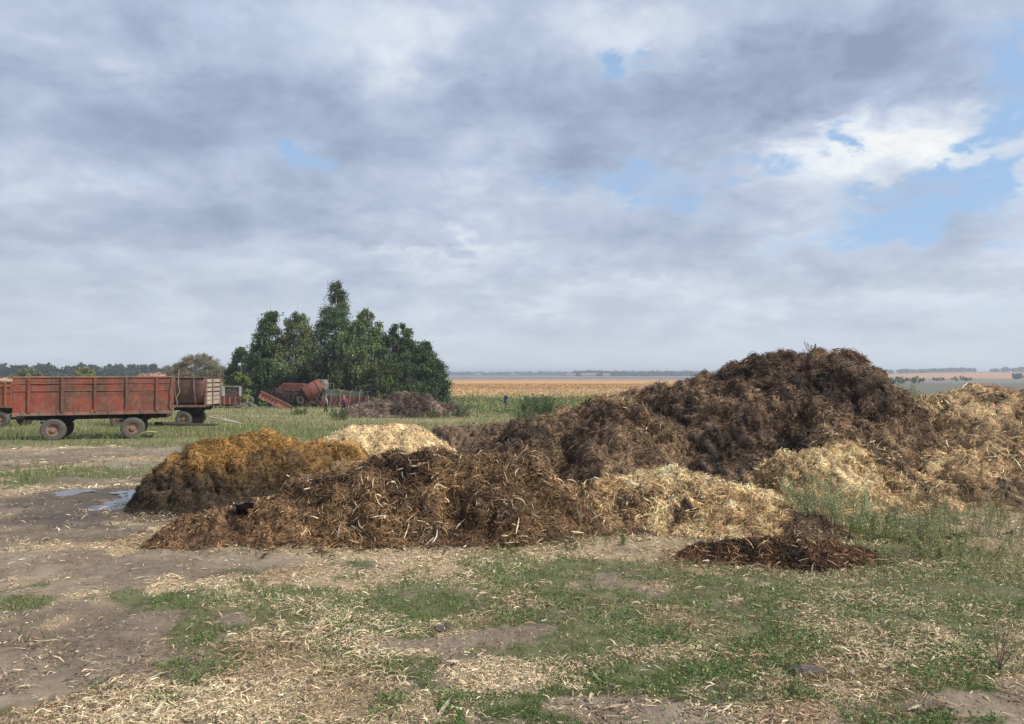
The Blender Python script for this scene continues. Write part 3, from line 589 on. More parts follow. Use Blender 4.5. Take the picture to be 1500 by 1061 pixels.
def tree(px, top, D, prof, col, label, name='birch_tree', weep=1., nclump=110, leaf=.2, bark=M_birch, low=.06, seedcol=.2, cat='tree', lean=0., group='trees in the clump behind the wrecks', strands=27, sparse=1.0):
    nclump = int(nclump * 1.12); x0 = (px - 750) / FPX * D; z0 = float(ground_z(np.array([x0]), np.array([D * 1.]))[0]); H = (CH + (HOR - top) / FPX * D - z0) * 1.045
    root = tag(empty(name, (x0, D, z0)), label, cat, group)
    tp = curve_pts((0, 0, -.1), (lean, 0, 1), H * .96, 9, 0, .03); tp = np.array(tp); tr = [tube(tp, .016 * H, .02, 8)]
    hs, rs = zip(*prof)
    def axis(t): 
        i = np.clip(t * 9, 0, 8.999); j = i.astype(int) if hasattr(i, 'astype') else int(i); f = i - j; return tp[j] * (1 - f)[..., None] + tp[j + 1] * f[..., None]
    for i in range(34):
        t = low + (0.93 - low) * (i / 34); a = i * 2.4 + rng.random(); r = np.interp(t, hs, rs) * rng.uniform(.5, .8); s0 = axis(np.array([t * .86]))[0]
        tr.append(tube(curve_pts(s0, (math.cos(a), math.sin(a), .75), r * 1.15, 6, .9 * weep, .08), .006 * H * (1 - t) + .015, .008, 4))
    V, F, _ = grow(tr); link('trunk', npmesh('trunk', V, F, smooth=True), bark, root)
    t = rng.random(nclump * 5) ; r = np.interp(t, hs, rs); kk = rng.random(len(t)) < (r / max(rs)) ** .8; t = np.clip(t[kk][:nclump], low, 1); nc = len(t)
    a = rng.random(nc) * 6.283; rr = np.interp(t, hs, rs) * rng.uniform(.35, 1., nc) ** .55; rr *= rng.uniform(.7, 1.25, nc)
    cc = axis(t * .985) + np.stack([np.cos(a) * rr, np.sin(a) * rr, 0 * rr], 1); ck = jit(col, nc, seedcol, .08)
    cs = rng.uniform(.35, 1.05, nc) * (H / 15) * (.5 + .7 * np.interp(t, hs, rs) / max(rs))
    ns_ = strands; st = np.repeat(np.arange(nc), ns_); o3 = rng.normal(size=(len(st), 3)) * np.array([1, 1, .55]) * .6
    sp = cc[st] + o3 * cs[st][:, None]; SL = rng.uniform(.5, 1.9, len(st)) * weep * H / 15 * (.5 + .6 * (1 - t[st])); nl = 12
    u = rng.random((len(st), nl)); Pp = sp[:, None] + np.stack([u * 0, u * 0, -u * SL[:, None]], 2) + rng.normal(0, max(.07, .09 + (1 - weep) * .35), (len(st), nl, 3)) * (H / 15)
    cl = np.repeat(ck[st], nl, 0) * np.exp(rng.normal(0, .22, (len(st) * nl, 1))); Pp = Pp.reshape(-1, 3); k = (Pp[:, 2] > .25) & (rng.random(len(Pp)) < sparse)
    V, F, c = quads(Pp[k], rng.uniform(.6, 1.3, k.sum()) * leaf * 1.15, cl[k], hang=.6 * weep)
    link('crown', npmesh('crown', V, F, c), M_leaf, root); return root
BW = [(0, 2.2), (.12, 3.0), (.35, 3.0), (.6, 2.2), (.8, 1.4), (.92, .75), (1, .3)]
def sc_(p, k): return [(a, b * k) for a, b in p]
DG, MG, YG = (.085, .125, .052), (.145, .185, .075), (.18, .21, .06)
tree(395, 446, 98, sc_(BW, .95), DG, 'dark weeping birch at the left end of the clump, straight left edge', weep=1., nclump=150)
tree(436, 443, 97, sc_(BW, 1.15), MG, 'lighter green full birch just left of the tallest tree', weep=1., nclump=150)
tree(484, 407, 99, sc_(BW, .92), DG, 'tallest and narrowest birch with the pointed top', weep=.8, nclump=140, sparse=.85)
tree(532, 450, 96, sc_(BW, 1.35), MG, 'broad weeping birch right of the tallest tree with hanging branches', weep=1.3, nclump=200)
tree(580, 470, 98, sc_(BW, 1.75), (.075, .11, .045), 'rounded dark green tree between the weeping birch and the lowest right tree', weep=.8, nclump=190, bark=M_bark, name='broadleaf_tree')
tree(624, 500, 97, [(0, 2.4), (.2, 2.9), (.5, 2.6), (.75, 1.7), (1, .2)], (.06, .098, .04), 'lowest tree at the right end of the clump, dense and dark', weep=.35, nclump=170, bark=M_bark, name='broadleaf_tree')
tree(462, 520, 95, [(0, 3), (.4, 3.2), (.8, 2.2), (1, .8)], (.04, .06, .025), 'dark undergrowth tree directly behind the red drum wreck', weep=.5, nclump=110, bark=M_bark, name='broadleaf_tree')
tree(512, 470, 101, sc_(BW, 1.1), DG, 'dark birch filling the gap just right of the tallest tree', weep=1., nclump=120)
tree(600, 495, 100, [(0, 2.6), (.2, 3.4), (.5, 3.1), (.75, 2.0), (1, .3)], (.07, .105, .042), 'dark round tree filling the back between the last two trees on the right', weep=.5, nclump=120, bark=M_bark, name='broadleaf_tree')
tree(556, 525, 92, [(0, 2.6), (.4, 2.8), (.8, 1.7), (1, .5)], (.085, .12, .035), 'small bright green tree with drooping twigs behind the green wreck', weep=1.2, nclump=70, name='birch_tree')
tree(356, 508, 102, [(0, 2.2), (.3, 2.5), (.6, 1.8), (1, .3)], (.055, .09, .03), 'small separate green tree just left of the birches', weep=.5, nclump=90, bark=M_bark, name='broadleaf_tree', group='trees left of the birches')
tree(345, 545, 90, [(0, 1.6), (.4, 2.), (.8, 1.2), (1, .4)], YG, 'yellow green shrub behind the small red machine', weep=.3, nclump=55, bark=M_bark, name='shrub', cat='shrub', group='trees left of the birches')
tree(283, 514, 110, [(0, 3.8), (.3, 4.6), (.6, 4.2), (.85, 2.8), (1, .9)], (.20, .175, .115), 'round half bare olive brown tree behind the slatted trailer', weep=.25, nclump=190, leaf=.15, bark=M_bark, name='broadleaf_tree', group='trees left of the birches', sparse=.55)
tree(252, 532, 120, [(0, 2.5), (.4, 3.), (.8, 2.), (1, .6)], (.10, .12, .04), 'low olive shrub behind the middle of the trailers', weep=.25, nclump=90, bark=M_bark, name='shrub', cat='shrub', group='trees left of the birches')
tree(128, 538, 220, [(0, 4), (.4, 4.5), (.8, 3.), (1, 1)], (.20, .20, .04), 'yellowing tree before the wood, above the middle of the red trailer', weep=.2, nclump=60, leaf=.5, bark=M_bark, name='broadleaf_tree', group='yellowing trees before the wood')
tree(42, 540, 220, [(0, 4.5), (.4, 5), (.8, 3.), (1, 1)], (.16, .18, .05), 'yellow green tree before the wood, above the left end of the red trailer', weep=.2, nclump=60, leaf=.5, bark=M_bark, name='broadleaf_tree', group='yellowing trees before the wood')

def wood(name, pts, step, hgt, wid, leaf, nq, col, label, jd=10):
    step *= .45; nq = int(nq * .7)
    Ps, Cs, Ss = [], [], []
    pts = [((px - 750) / FPX * D, D) for px, D in pts]
    for (xa, ya), (xb, yb) in zip(pts[:-1], pts[1:]):
        L = math.hypot(xb - xa, yb - ya); m = max(2, int(L / step))
        for i in range(m):
            t = (i + rng.random()) / m; x = xa + (xb - xa) * t; y = ya + (yb - ya) * t + rng.uniform(0, jd); z = float(ground_z(np.array([x]), np.array([y]))[0])
            h = hgt * (.8 + .45 * rng.random() + .35 * float(fbm(x * .012, y * .01, 601, 2))); w_ = wid * rng.uniform(.7, 1.3); q = rng.normal(size=(nq, 3)); q /= np.linalg.norm(q, axis=1)[:, None]; q *= rng.uniform(.5, 1, (nq, 1))
            Ps.append(np.stack([x + q[:, 0] * w_, y + q[:, 1] * w_, z + h * .55 + q[:, 2] * h * .5], 1)); Cs.append(jit(np.array(col) * rng.uniform(.75, 1.25), nq, .15, .05)); Ss.append(rng.uniform(.6, 1.2, nq) * leaf * 1.9)
    V, F, c = quads(np.concatenate(Ps), np.concatenate(Ss), np.concatenate(Cs))
    return tag(link(name, npmesh(name, V, F, c), M_leaf), label, 'wood', kind='stuff')
wood('woodland', [(-330, 430), (-60, 440), (120, 470), (270, 540), (420, 640)], 4.2, 8.8, 4.0, 1.3, 260, (.042, .062, .034), 'dark wood along the horizon behind the trailers', 22)
wood('treeline', [(560, 2300), (820, 2200), (1050, 2000), (1200, 1900)], 13, 9, 9, 5, 60, (.05, .06, .045), 'thin blue grey line of trees on the far horizon', 60)
wood('treeline', [(840, 1500), (960, 1500), (1100, 1600)], 12, 9, 8, 4, 70, (.045, .06, .04), 'darker clumps of trees on the horizon left of the big heap', 60)
wood('treeline', [(1230, 1650), (1370, 1650), (1432, 1650)], 10, 7.5, 8, 3, 80, (.045, .06, .04), 'blue wood on the right horizon behind the long tan heap', 60)
wood('treeline', [(1468, 1620), (1560, 1600), (1700, 1580)], 10, 9.5, 8, 3, 80, (.045, .06, .04), 'wood at the right edge of the horizon', 60)
wood('bushes', [(1310, 330), (1355, 340)], 10, 3.6, 4, 1.0, 70, (.09, .115, .07), 'bush group in the grey green field right of the big heap', 25)
wood('bushes', [(1385, 500), (1425, 480)], 15, 2.6, 4, 1.1, 60, (.10, .12, .08), 'small bushes in the middle of the grey green field on the right', 25)
wood('bushes', [(1490, 600), (1530, 600)], 10, 5.0, 4, 1.2, 90, (.08, .10, .07), 'dark bush at the edge of the far ochre field', 12)

def weed(px, py, D, h, label, wid=.4, nst=26, col=(.10, .145, .05), leaf=.025, z=None, name='weed', dens=34, group='weeds around the heaps', lean=.35):
    x0 = (px - 750) / FPX * D; z0 = float(ground_z(np.array([x0]), np.array([D * 1.]))[0]) if z is None else z
    root = tag(empty(name, (x0, D, z0)), label, 'weed', group); st = []; nst = int(nst * .62); dens = int(dens * 1.8); lean *= 1.5; Ps = []; Cs = []
    for i in range(nst):
        a = rng.random() * 6.283; r = wid * math.sqrt(rng.random()); hh = h * rng.uniform(.55, 1.05)
        c = np.array(curve_pts((r * math.cos(a), r * math.sin(a), -.02), (lean * math.cos(a) * rng.random(), lean * math.sin(a) * rng.random(), 1), hh, 6, .0, .06)); st.append(tube(c, .0045 * (h / .8), .0015, 4))
        k = dens; u = rng.random(k) ** .75; j = np.clip(u * 6, 0, 5.99).astype(int); f = (u * 6 - j)[:, None]; p = c[j] * (1 - f) + c[j + 1] * f
        sp = .22 * h * (1 - u * .7)[:, None] * .5; Ps.append(p + rng.normal(size=(k, 3)) * sp * np.array([1, 1, .5])); Cs.append(jit(np.array(col) * rng.uniform(.75, 1.3), k, .2, .07))
    V, F, _ = grow(st); link('stem', npmesh('stem', V, F, smooth=True), mstem, root)
    P_ = np.concatenate(Ps); P_[:, 2] = np.maximum(P_[:, 2], .01); V, F, c = quads(P_, rng.uniform(.6, 1.5, len(P_)) * leaf, np.concatenate(Cs), asp=.4); link('foliage', npmesh('foliage', V, F, c), M_leaf, root); return root
mstem = mat('green_stem', (.12, .14, .06), nscale=9, namp=.2)
FG = (.32, .36, .19)
weed(1192, 775, 9.7, .84, 'tall feathery green weed in front of the pale heap, left one', .22, 34, FG, .022, dens=150)
weed(1238, 770, 9.6, .72, 'feathery green weed right beside the left tall one, middle of the row', .26, 32, FG, .022, dens=150)
weed(1285, 790, 9.2, .36, 'low green weed at the right end of the dark manure strip', .26, 30, (.2, .24, .1), .024, dens=80)
weed(1340, 790, 9.2, .42, 'bushy weed between the pale heap and the long tan heap', .3, 30, (.26, .27, .14), .024, dens=80)
weed(1405, 790, 9.3, .52, 'thin seeding weed in front of the long tan heap', .35, 26, (.30, .28, .16), .018, dens=60)
weed(1465, 800, 9.0, .5, 'olive weed near the right edge in front of the long tan heap', .35, 28, (.28, .27, .15), .018, dens=60)
weed(1310, 770, 9.9, .5, 'wispy weed just right of the tall feathery pair', .3, 26, (.28, .28, .15), .02, dens=60)
weed(1370, 770, 10.0, .55, 'pale seeding weed against the foot of the long tan heap', .3, 26, (.2, .2, .1), .018, dens=60)
weed(1500, 790, 9.2, .65, 'tallest olive weed, cut by the right edge', .35, 30, (.18, .19, .09), .02, dens=60)
weed(1435, 775, 10.2, .5, 'weed between the thin seeding one and the olive one near the right edge', .35, 26, (.17, .18, .09), .018, dens=55)
weed(1395, 832, 8.0, .28, 'low spreading weed on the grass below the long tan heap', .4, 30, (.24, .26, .12), .024, dens=90)
weed(895, 800, 8.9, .22, 'small green weed at the foot of the chaff heap', .22, 16, (.12, .16, .06), .018, dens=40)
weed(830, 812, 8.5, .16, 'low weed at the right foot of the brown stalk heap', .22, 16, (.11, .14, .055), .018, dens=40)
weed(500, 612, 55, .9, 'weed bush on the meadow left of the far heap', .7, 26, (.12, .15, .06), .10, dens=50)
weed(440, 604, 66, .8, 'weed bush in front of the wrecked machines', .7, 26, (.13, .15, .06), .10, dens=50)
weed(790, 612, 52, 1.95, 'big green weed bush standing behind the low end of the big heap', .9, 60, (.085, .125, .055), .11, dens=90)
weed(768, 612, 50, 1.1, 'paler weed left of the big weed bush', .6, 30, (.15, .18, .085), .09, dens=60)
weed(668, 606, 61, 1.0, 'weed tuft growing at the right foot of the far heap', 1.0, 30, (.11, .14, .06), .11, dens=60)
weed(640, 609, 59.5, .7, 'weed tuft growing in front of the far heap', 1.0, 26, (.12, .15, .06), .10, dens=60)
def ontop(H, x, y): return H.top(x, y)
for px, D, hp, lab, cc in ((1022, 17.8, .42, 'green weed on the left shoulder of the big heap', (.10, .14, .06)), (1252, 16.3, .30, 'dry pale weed right of the summit of the big heap', (.26, .23, .13)), (1190, 16.4, .22, 'tiny weed on the summit of the big heap', (.14, .15, .08)), (1285, 16.2, .42, 'dark green weed on the right shoulder of the big heap', (.07, .11, .05))):
    xx = (px - 750) / FPX * D; weed(px, 0, D, hp, lab, .14, 9, cc, .028, z=ontop(hE, xx, D), dens=26)
xx = (1322 - 750) / FPX * 17.5; weed(1322, 0, 17.5, .75, 'yellow green weed bush in the gap between the big heap and the tan heap', .42, 40, (.24, .23, .09), .03, z=max(ontop(hH, xx, 17.5), ontop(hE, xx, 17.5)) - .05, dens=60)
# bare twiggy plants
def twigs(px, py, h, label, n=7, tilt=(.3, 0), m=M_twig):
    x0, y0 = G(px, py); z0 = float(ground_z(np.array([x0]), np.array([y0]))[0]); root = tag(empty('dry_weed', (x0, y0, z0)), label, 'weed', 'dry weeds in the foreground'); tb = []
    for i in range(n):
        a = rng.random() * 6.283; c = curve_pts((0, 0, -.01), (tilt[0] + .35 * math.cos(a), tilt[1] + .35 * math.sin(a), 1), h * rng.uniform(.6, 1), 6, 0, .08); tb.append(tube(c, .003, .001, 4))
        for q in range(5):
            p = c[rng.integers(2, 6)]; tb.append(tube(curve_pts(p, rng.normal(size=3) + np.array([0, 0, 1]), h * .25, 3, 0, .1), .0014, .0006, 3))
    V, F, _ = grow(tb); link('stem', npmesh('stem', V, F, smooth=True), m, root)
twigs(1462, 985, .42, 'bare brown twiggy weed leaning right near the right edge', 9, (.45, .1))
twigs(37, 935, .14, 'single thin bare stem standing in the dirt at the left edge', 2, (-.1, 0))
twigs(66, 930, .12, 'thin bare stem standing right of the left edge stem', 2, (.05, 0))
twigs(1060, 1030, .16, 'small dry stem standing in the front grass', 3, (0, 0))

# ------------------------------------------------------------------ mesh-part builder
class MB:
    def __init__(s): s.bm = bmesh.new()
    def box(s, x0, x1, y0, y1, z0, z1, M=None):
        v = [s.bm.verts.new(p) for p in ((x0, y0, z0), (x1, y0, z0), (x1, y1, z0), (x0, y1, z0), (x0, y0, z1), (x1, y0, z1), (x1, y1, z1), (x0, y1, z1))]
        for f in ((3, 2, 1, 0), (4, 5, 6, 7), (0, 1, 5, 4), (1, 2, 6, 5), (2, 3, 7, 6), (3, 0, 4, 7)): s.bm.faces.new([v[i] for i in f])
        if M is not None: bmesh.ops.transform(s.bm, matrix=M, verts=v)
        return s
    def bar(s, a, b, r, ns=8, r1=None):
        V, F, _ = tube([a, b], r, r if r1 is None else r1, ns); v = [s.bm.verts.new(p) for p in V]
        for f in F: s.bm.faces.new([v[i] for i in f])
        s.bm.faces.new(v[:ns]); s.bm.faces.new(v[-ns:][::-1]); return s
    def path(s, pts, r, ns=6, r1=None):
        V, F, _ = tube(pts, r, r if r1 is None else r1, ns); v = [s.bm.verts.new(p) for p in V]
        for f in F: s.bm.faces.new([v[i] for i in f])
        s.bm.faces.new(v[:ns]); s.bm.faces.new(v[-ns:][::-1]); return s
    def lathe(s, prof, M, n=28, closed=True):
        rings_ = [[s.bm.verts.new(M @ Vector((r * math.cos(2 * math.pi * k / n), y, r * math.sin(2 * math.pi * k / n)))) for k in range(n)] for r, y in prof]
        pairs = list(zip(rings_, rings_[1:])) + ([(rings_[-1], rings_[0])] if closed else [])
        for a, b in pairs:
            for k in range(n): s.bm.faces.new((a[k], a[(k + 1) % n], b[(k + 1) % n], b[k]))
        return s
    def prism(s, poly, y0, y1):
        a = [s.bm.verts.new((x, y0, z)) for x, z in poly]; b = [s.bm.verts.new((x, y1, z)) for x, z in poly]; n = len(poly)
        s.bm.faces.new(a); s.bm.faces.new(b[::-1])
        for i in range(n): s.bm.faces.new((a[i], b[i], b[(i + 1) % n], a[(i + 1) % n]))
        return s
    def build(s, name, m, parent=None, smooth=False, bevel=0, dent=0, cuts=0):
        if cuts: bmesh.ops.subdivide_edges(s.bm, edges=s.bm.edges[:], cuts=cuts, use_grid_fill=True)
        if dent:
            for v in s.bm.verts:
                q = float(fbm(v.co.x * 1.6, v.co.z * 2.2, 888, 2)); v.co.y += q * dent * 2
        bmesh.ops.recalc_face_normals(s.bm, faces=s.bm.faces[:])
        me = bpy.data.meshes.new(name); s.bm.to_mesh(me); s.bm.free()
        if smooth:
            for p in me.polygons: p.use_smooth = True
        o = link(name, me, m, parent)
        if bevel: bv = o.modifiers.new('bevel', 'BEVEL'); bv.width = bevel; bv.segments = 2
        return o
def wheel(root, x, y, r=.47, wd=.28, m=M_tyre):
    M = Matrix.Translation((x, y, r)); t = MB()
    prof = [(r * .55, -wd * .5), (r * .80, -wd * .55), (r * .94, -wd * .48), (r, -wd * .34), (r * 1.0, wd * .34), (r * .94, wd * .48), (r * .8, wd * .55), (r * .55, wd * .5)]
    t.lathe(prof, M, 32)
    tr = t
    for k in range(26):
        a = 2 * math.pi * k / 26; T_ = M @ Matrix.Rotation(a, 4, 'Y'); tr.box(-.022, .022, -wd * .36, -.01, r * .985, r * 1.018, T_); tr.box(-.0, .044, .01, wd * .36, r * .985, r * 1.018, T_)
    w_ = t.build('wheel', m, root)
    c = MB(); c.lathe([(r * .56, -wd * .42), (r * .5, -wd * .46), (r * .46, -wd * .25), (r * .22, -wd * .22), (r * .2, -wd * .52), (.01, -wd * .55), (.01, wd * .4), (r * .56, wd * .4)], M, 24)
    for k in range(6):
        a = k * math.pi / 3; c.bar((x + r * .34 * math.cos(a), y - wd * .2, r + r * .34 * math.sin(a)), (x + r * .34 * math.cos(a), y - wd * .34, r + r * .34 * math.sin(a)), .018, 6)
    c.build('rim', M_rim, w_, smooth=False); return w_

def trailer(px_l, px_r, D, posts, label, m_side, fl=1.3, hb=1.6, curved=False, slats=0, wheels_px=(), tow=None, depth=2.4, split=.63, yaw=0.):
    cy_, sy_ = math.cos(yaw), math.sin(yaw); ml, mr = (px_l - 750) / FPX, (px_r - 750) / FPX
    hl = (mr - ml) * D / ((cy_ - ml * sy_) + (cy_ - mr * sy_)); xf = ml * D + hl * (cy_ - ml * sy_); L = 2 * hl; x0 = xf - sy_ * depth / 2; yc = D + cy_ * depth / 2
    def loc(px): m = (px - 750) / FPX; return (m * D - xf) / (cy_ - m * sy_)
    z0 = float(ground_z(np.array([x0]), np.array([yc]))[0]) + .0; root = tag(empty('farm_trailer', (x0, yc, z0)), label, 'trailer', 'farm trailers parked on the grass'); root.rotation_euler.z = yaw
    a, b, w2 = -L / 2, L / 2, depth / 2; f = fl; t_ = fl + hb
    for sgn in (-1, 1):
        P = MB(); yo = sgn * w2; xe = b
        if curved:
            poly = []; 
            for i in range(9): 
                u = i / 8; poly.append((yo - sgn * .38 * (1 - u) ** 2.4, f + hb * u))
            vv = []
            for xx in np.linspace(a, xe, 14): vv.append([P.bm.verts.new((xx, yy, zz)) for yy, zz in poly])
            for c0, c1 in zip(vv, vv[1:]):
                for i in range(8): P.bm.faces.new((c0[i], c1[i], c1[i + 1], c0[i + 1]))
            sp = P.build('side_panel', m_side, root, smooth=True); so_ = sp.modifiers.new('solid', 'SOLIDIFY'); so_.thickness = .03
        else:
            zs = f + hb * split
            P.box(a, xe, yo - .02, yo + .02, f, zs - .012); sp = P.build('side_panel', m_side, root, dent=.035, cuts=7)
            P = MB(); 
            for k in range(3):
                h0 = zs + (t_ - zs) * k / 3; P.box(a, xe, yo - .018, yo + .022, h0 + .008, zs + (t_ - zs) * (k + 1) / 3 - .006)
            P.build('side_board', m_side, root, dent=.03, cuts=5)
        if not curved:
            for zz, nm in ((zs - .02, 'seam_rail'), (zs + (t_ - zs) * .55, 'board_rail')):
                Rl = MB(); Rl.box(a + .02, xe - .02, yo + sgn * .023, yo + sgn * .045, zz, zz + .028); Rl.build(nm, M_rail, root, dent=.004, cuts=2)
            for k in range(int(L / .62)):
                hx = a + .35 + k * .62; Rl = MB(); Rl.box(hx - .03, hx + .03, yo + sgn * .062, yo + sgn * .085, f - .11, f + .10); Rl.bar((hx - .045, yo + sgn * .075, f + .01), (hx + .045, yo + sgn * .075, f + .01), .018, 6); Rl.build('hinge', M_rail, root)
        Rl = MB(); Rl.box(a - .02, b + .02, yo - .05, yo + .05, t_, t_ + .06); Rl.build('top_rail', M_rail, root, bevel=.01)
        Rl = MB(); Rl.box(a - .02, b + .02, yo - .06, yo + .06, f - .13, f - .002); Rl.build('bottom_rail', M_rail, root, bevel=.01)
        for pp in posts:
            xx = loc(pp); q = MB(); 
            if curved: q.path([(xx, yo + sgn * .03 - sgn * .38 * (1 - u) ** 2.4, f + hb * u) for u in np.linspace(0, 1, 8)], .045, 6)
            else: q.box(xx - .05, xx + .05, yo + sgn * .022, yo + sgn * .09, f - .01, t_ - .005)
            q.build('post', m_side if not curved else M_rail, root, bevel=.008)
    for xx, nm in ((a, 'tailgate'), (b, 'headboard')):
        if slats and xx > 0:
            for k in range(6):
                h0 = f + hb * k / 6; q = MB(); q.box(xx - .02, xx + .03, -w2 + .05, w2 - .05, h0 + .015, h0 + hb / 6 - (.07 if k > 1 else .02)); q.build('slat', M_wood, root)
            for yy in (-w2 + .09, -.1, w2 - .1): q = MB(); q.box(xx + .032, xx + .09, yy - .05, yy + .05, f, t_); q.build('post', M_rail, root)
            continue
        q = MB(); q.box(xx - .02, xx + .02, -w2 + .05, w2 - .05, f, t_ - .02); q.build(nm, m_side, root)
    q = MB(); q.box(a + .03, b - .03, -w2 + .06, w2 - .06, f - .04, f + .0); q.build('floor', M_chassis, root)
    ch = MB()
    for sgn in (-1, 1): ch.box(a + .3, b - .25, sgn * .45 - .05, sgn * .45 + .05, f - .34, f - .135)
    for xx in np.linspace(a + .4, b - .4, 5): ch.box(xx - .04, xx + .04, -w2 + .12, w2 - .12, f - .26, f - .133)
    ch.build('chassis', M_chassis, root)
    for wp in wheels_px:
        xx = loc(wp)
        ax = MB(); ax.box(xx - .07, xx + .07, -w2 + .15, w2 - .15, .42, .56); ax.box(xx - .35, xx + .35, -.75, .75, f - .50, f - .345)
        for sgn in (-1, 1):
            ax.path([(xx - .5, sgn * .7, f - .42), (xx - .25, sgn * .7, .66), (xx, sgn * .7, .58), (xx + .25, sgn * .7, .66), (xx + .5, sgn * .7, f - .42)], .05, 5)
            ax.bar((xx + .1, sgn * .72, .5), (xx + .7, sgn * .5, f - .3), .03, 5)
        ax.build('axle', M_chassis, root)
        for sgn in (-1, 1): wheel(root, xx, sgn * (w2 - .17))
    if tow:
        q = MB(); tx, tz, sx = tow
        q.path([(sx, -.42, .58), (tx, -.05, tz)], .045, 6); q.path([(sx, .42, .58), (tx, .05, tz)], .045, 6); q.path([(sx + (tx - sx) * .45, -.26, .58 + (tz - .58) * .45), (sx + (tx - sx) * .45, .26, .58 + (tz - .58) * .45)], .035, 6)
        q.lathe([(.05, -.02), (.09, -.02), (.09, .02), (.05, .02)], Matrix.Translation((tx + .09, 0, tz)) @ Matrix.Rotation(R(90), 4, 'X'), 14); q.build('drawbar', M_chassis if not slats else M_wood, root)
    return root
t1 = trailer(19, 252, 31.2, (43, 92, 140, 186, 230), 'long red farm trailer with worn panels nearest on the left, full side in view', M_red, wheels_px=(78, 195), tow=(4.7, .45, 2.2), fl=1.2, hb=1.42, yaw=R(23))
# bent end flap and hanging rope of the red trailer
q = MB(); q.path([(2.95, -1.27, 2.6), (2.88, -1.3, 2.1), (2.93, -1.32, 1.8), (2.86, -1.3, 1.5), (2.95, -1.28, 1.2)], .02, 6); q.build('bent_edge', M_rail, t1)
q = MB(); q.path([(3.2, -1.26, 3.0), (3.18, -1.3, 2.4), (3.24, -1.3, 2.0), (3.1, -1.32, 1.75), (3.16, -1.32, 1.5), (2.98, -1.3, 1.25)], .014, 6); q.build('rope', mat('rope', (.35, .27, .2)), t1)
t2 = trailer(160, 300, 44, (166, 196, 226, 256, 284), 'brown trailer with rounded sides and grey wooden slats at its right end', M_brownred, curved=True, slats=.01, wheels_px=(172, 268), tow=(4.6, .12, 2.8), depth=2.3)
t0 = trailer(-150, 17, 43, (-120, -85, -50, -15, 9), 'orange red trailer cut off by the left edge', M_orange, hb=1.35, wheels_px=(-110, 0), split=.55, tow=(4.4, .4, 2.6))
t3 = trailer(120, 240, 58, (130, 158, 186, 214, 236), 'brown red trailer mostly hidden behind the long red one', M_brownred, wheels_px=(140, 225), hb=1.7, fl=1.35)
# loads
def load(root_tr, xr, yr, h, zt, label, col):
    x0, y0, z0 = root_tr.location; xs = np.linspace(xr[0], xr[1], 60); ys = np.linspace(-yr, yr, 26); X, Y = np.meshgrid(xs, ys)
    ex = np.clip(1 - ((X - sum(xr) / 2) / ((xr[1] - xr[0]) / 2)) ** 2, 0, 1); ey = np.clip(1 - (Y / yr) ** 2, 0, 1)
    Z = zt - .35 + (h + .35) * np.sqrt(ex * ey) * (1 + fbm(X * 1.5, Y * 1.5, 701) * .8) + .08 * fbm(X * 6, Y * 6, 703)
    idx = np.arange(X.size).reshape(X.shape); F = np.stack([idx[:-1, :-1].ravel(), idx[:-1, 1:].ravel(), idx[1:, 1:].ravel(), idx[1:, :-1].ravel()], 1)
    o = tag(link('straw_load', npmesh('straw_load', np.stack([X.ravel(), Y.ravel(), Z.ravel()], 1), F, jit(col, X.size, .3), smooth=True), M_heap), label, 'straw load'); o.location = (x0, y0, z0)
    n = 2500; i = rng.integers(0, X.size, n); P_ = np.stack([X.ravel()[i], Y.ravel()[i], Z.ravel()[i]], 1); a = rng.random(n) * 6.283
    V, F, c = strips(P_ + rng.normal(0, .04, (n, 3)), np.stack([np.cos(a), np.sin(a), rng.normal(0, .3, n)], 1), np.tile((0, 0, 1.), (n, 1)), rng.uniform(.1, .35, n), rng.uniform(.02, .05, n), jit(np.array(col) * 1.3, n, .3), 2)
    s = link('straw', npmesh('straw', V, F, c), M_straw, o); s['kind'] = 'stuff'
load(t0, (-3, 3.2), 1.05, .3, 2.65, 'pale straw load heaped on the orange red trailer', (.38, .28, .19))
load(t3, (.3, 3.1), 1.1, .42, 3.05, 'pale and reddish load showing above the long red trailer', (.36, .24, .17))

# ------------------------------------------------------------------ wrecked machines (about 90 m away)
def root_at(px, D, name, label, cat, rz=0, group=None):
    x = (px - 750) / FPX * D; z = float(ground_z(np.array([x]), np.array([D * 1.]))[0]); return tag(empty(name, (x, D, z), rz), label, cat, group)
U = 89 / FPX                       # metres per photo pixel at that distance
r = root_at(432, 90, 'harvester_wreck', 'wrecked dark red harvester with a big tilted red drum and grey hood under the birches', 'wreck')
def X_(px): return (px - 432) * U
def Z_(py): return (597 - py) * U
q = MB(); q.prism([(X_(398), Z_(590)), (X_(452), Z_(590)), (X_(450), Z_(566)), (X_(440), Z_(562)), (X_(414), Z_(561)), (X_(402), Z_(572))], .2, 2.4); q.build('body', M_darkred, r, bevel=.04)
q = MB(); q.box(X_(415), X_(443), .12, .2, Z_(573), Z_(562)); q.build('side_panel', M_darkred, r, bevel=.02)
A = Vector((X_(447), -.1, Z_(578))); Bp = Vector((X_(473), .6, Z_(563))); d = (Bp - A); M = Matrix.Translation(A) @ d.to_track_quat('Y', 'Z').to_matrix().to_4x4(); Ld = d.length
q = MB(); q.lathe([(.85, 0), (.92, .08), (.98, Ld * .5), (.86, Ld * .95), (.55, Ld), (.5, Ld), (.75, .12)], M, 28); q.build('drum', rust('drum_red', (.17, .055, .045), (.12, .048, .04)), r, smooth=True)
for u in (.3, .68):
    q = MB(); q.lathe([(.94, Ld * u - .03), (1.0, Ld * u - .03), (1.0, Ld * u + .03), (.94, Ld * u + .03)], M, 28); q.build('band', M_darkred, r)
q = MB(); q.lathe([(.2, .18), (.28, .1), (.28, .25), (.2, .3)], M, 16)
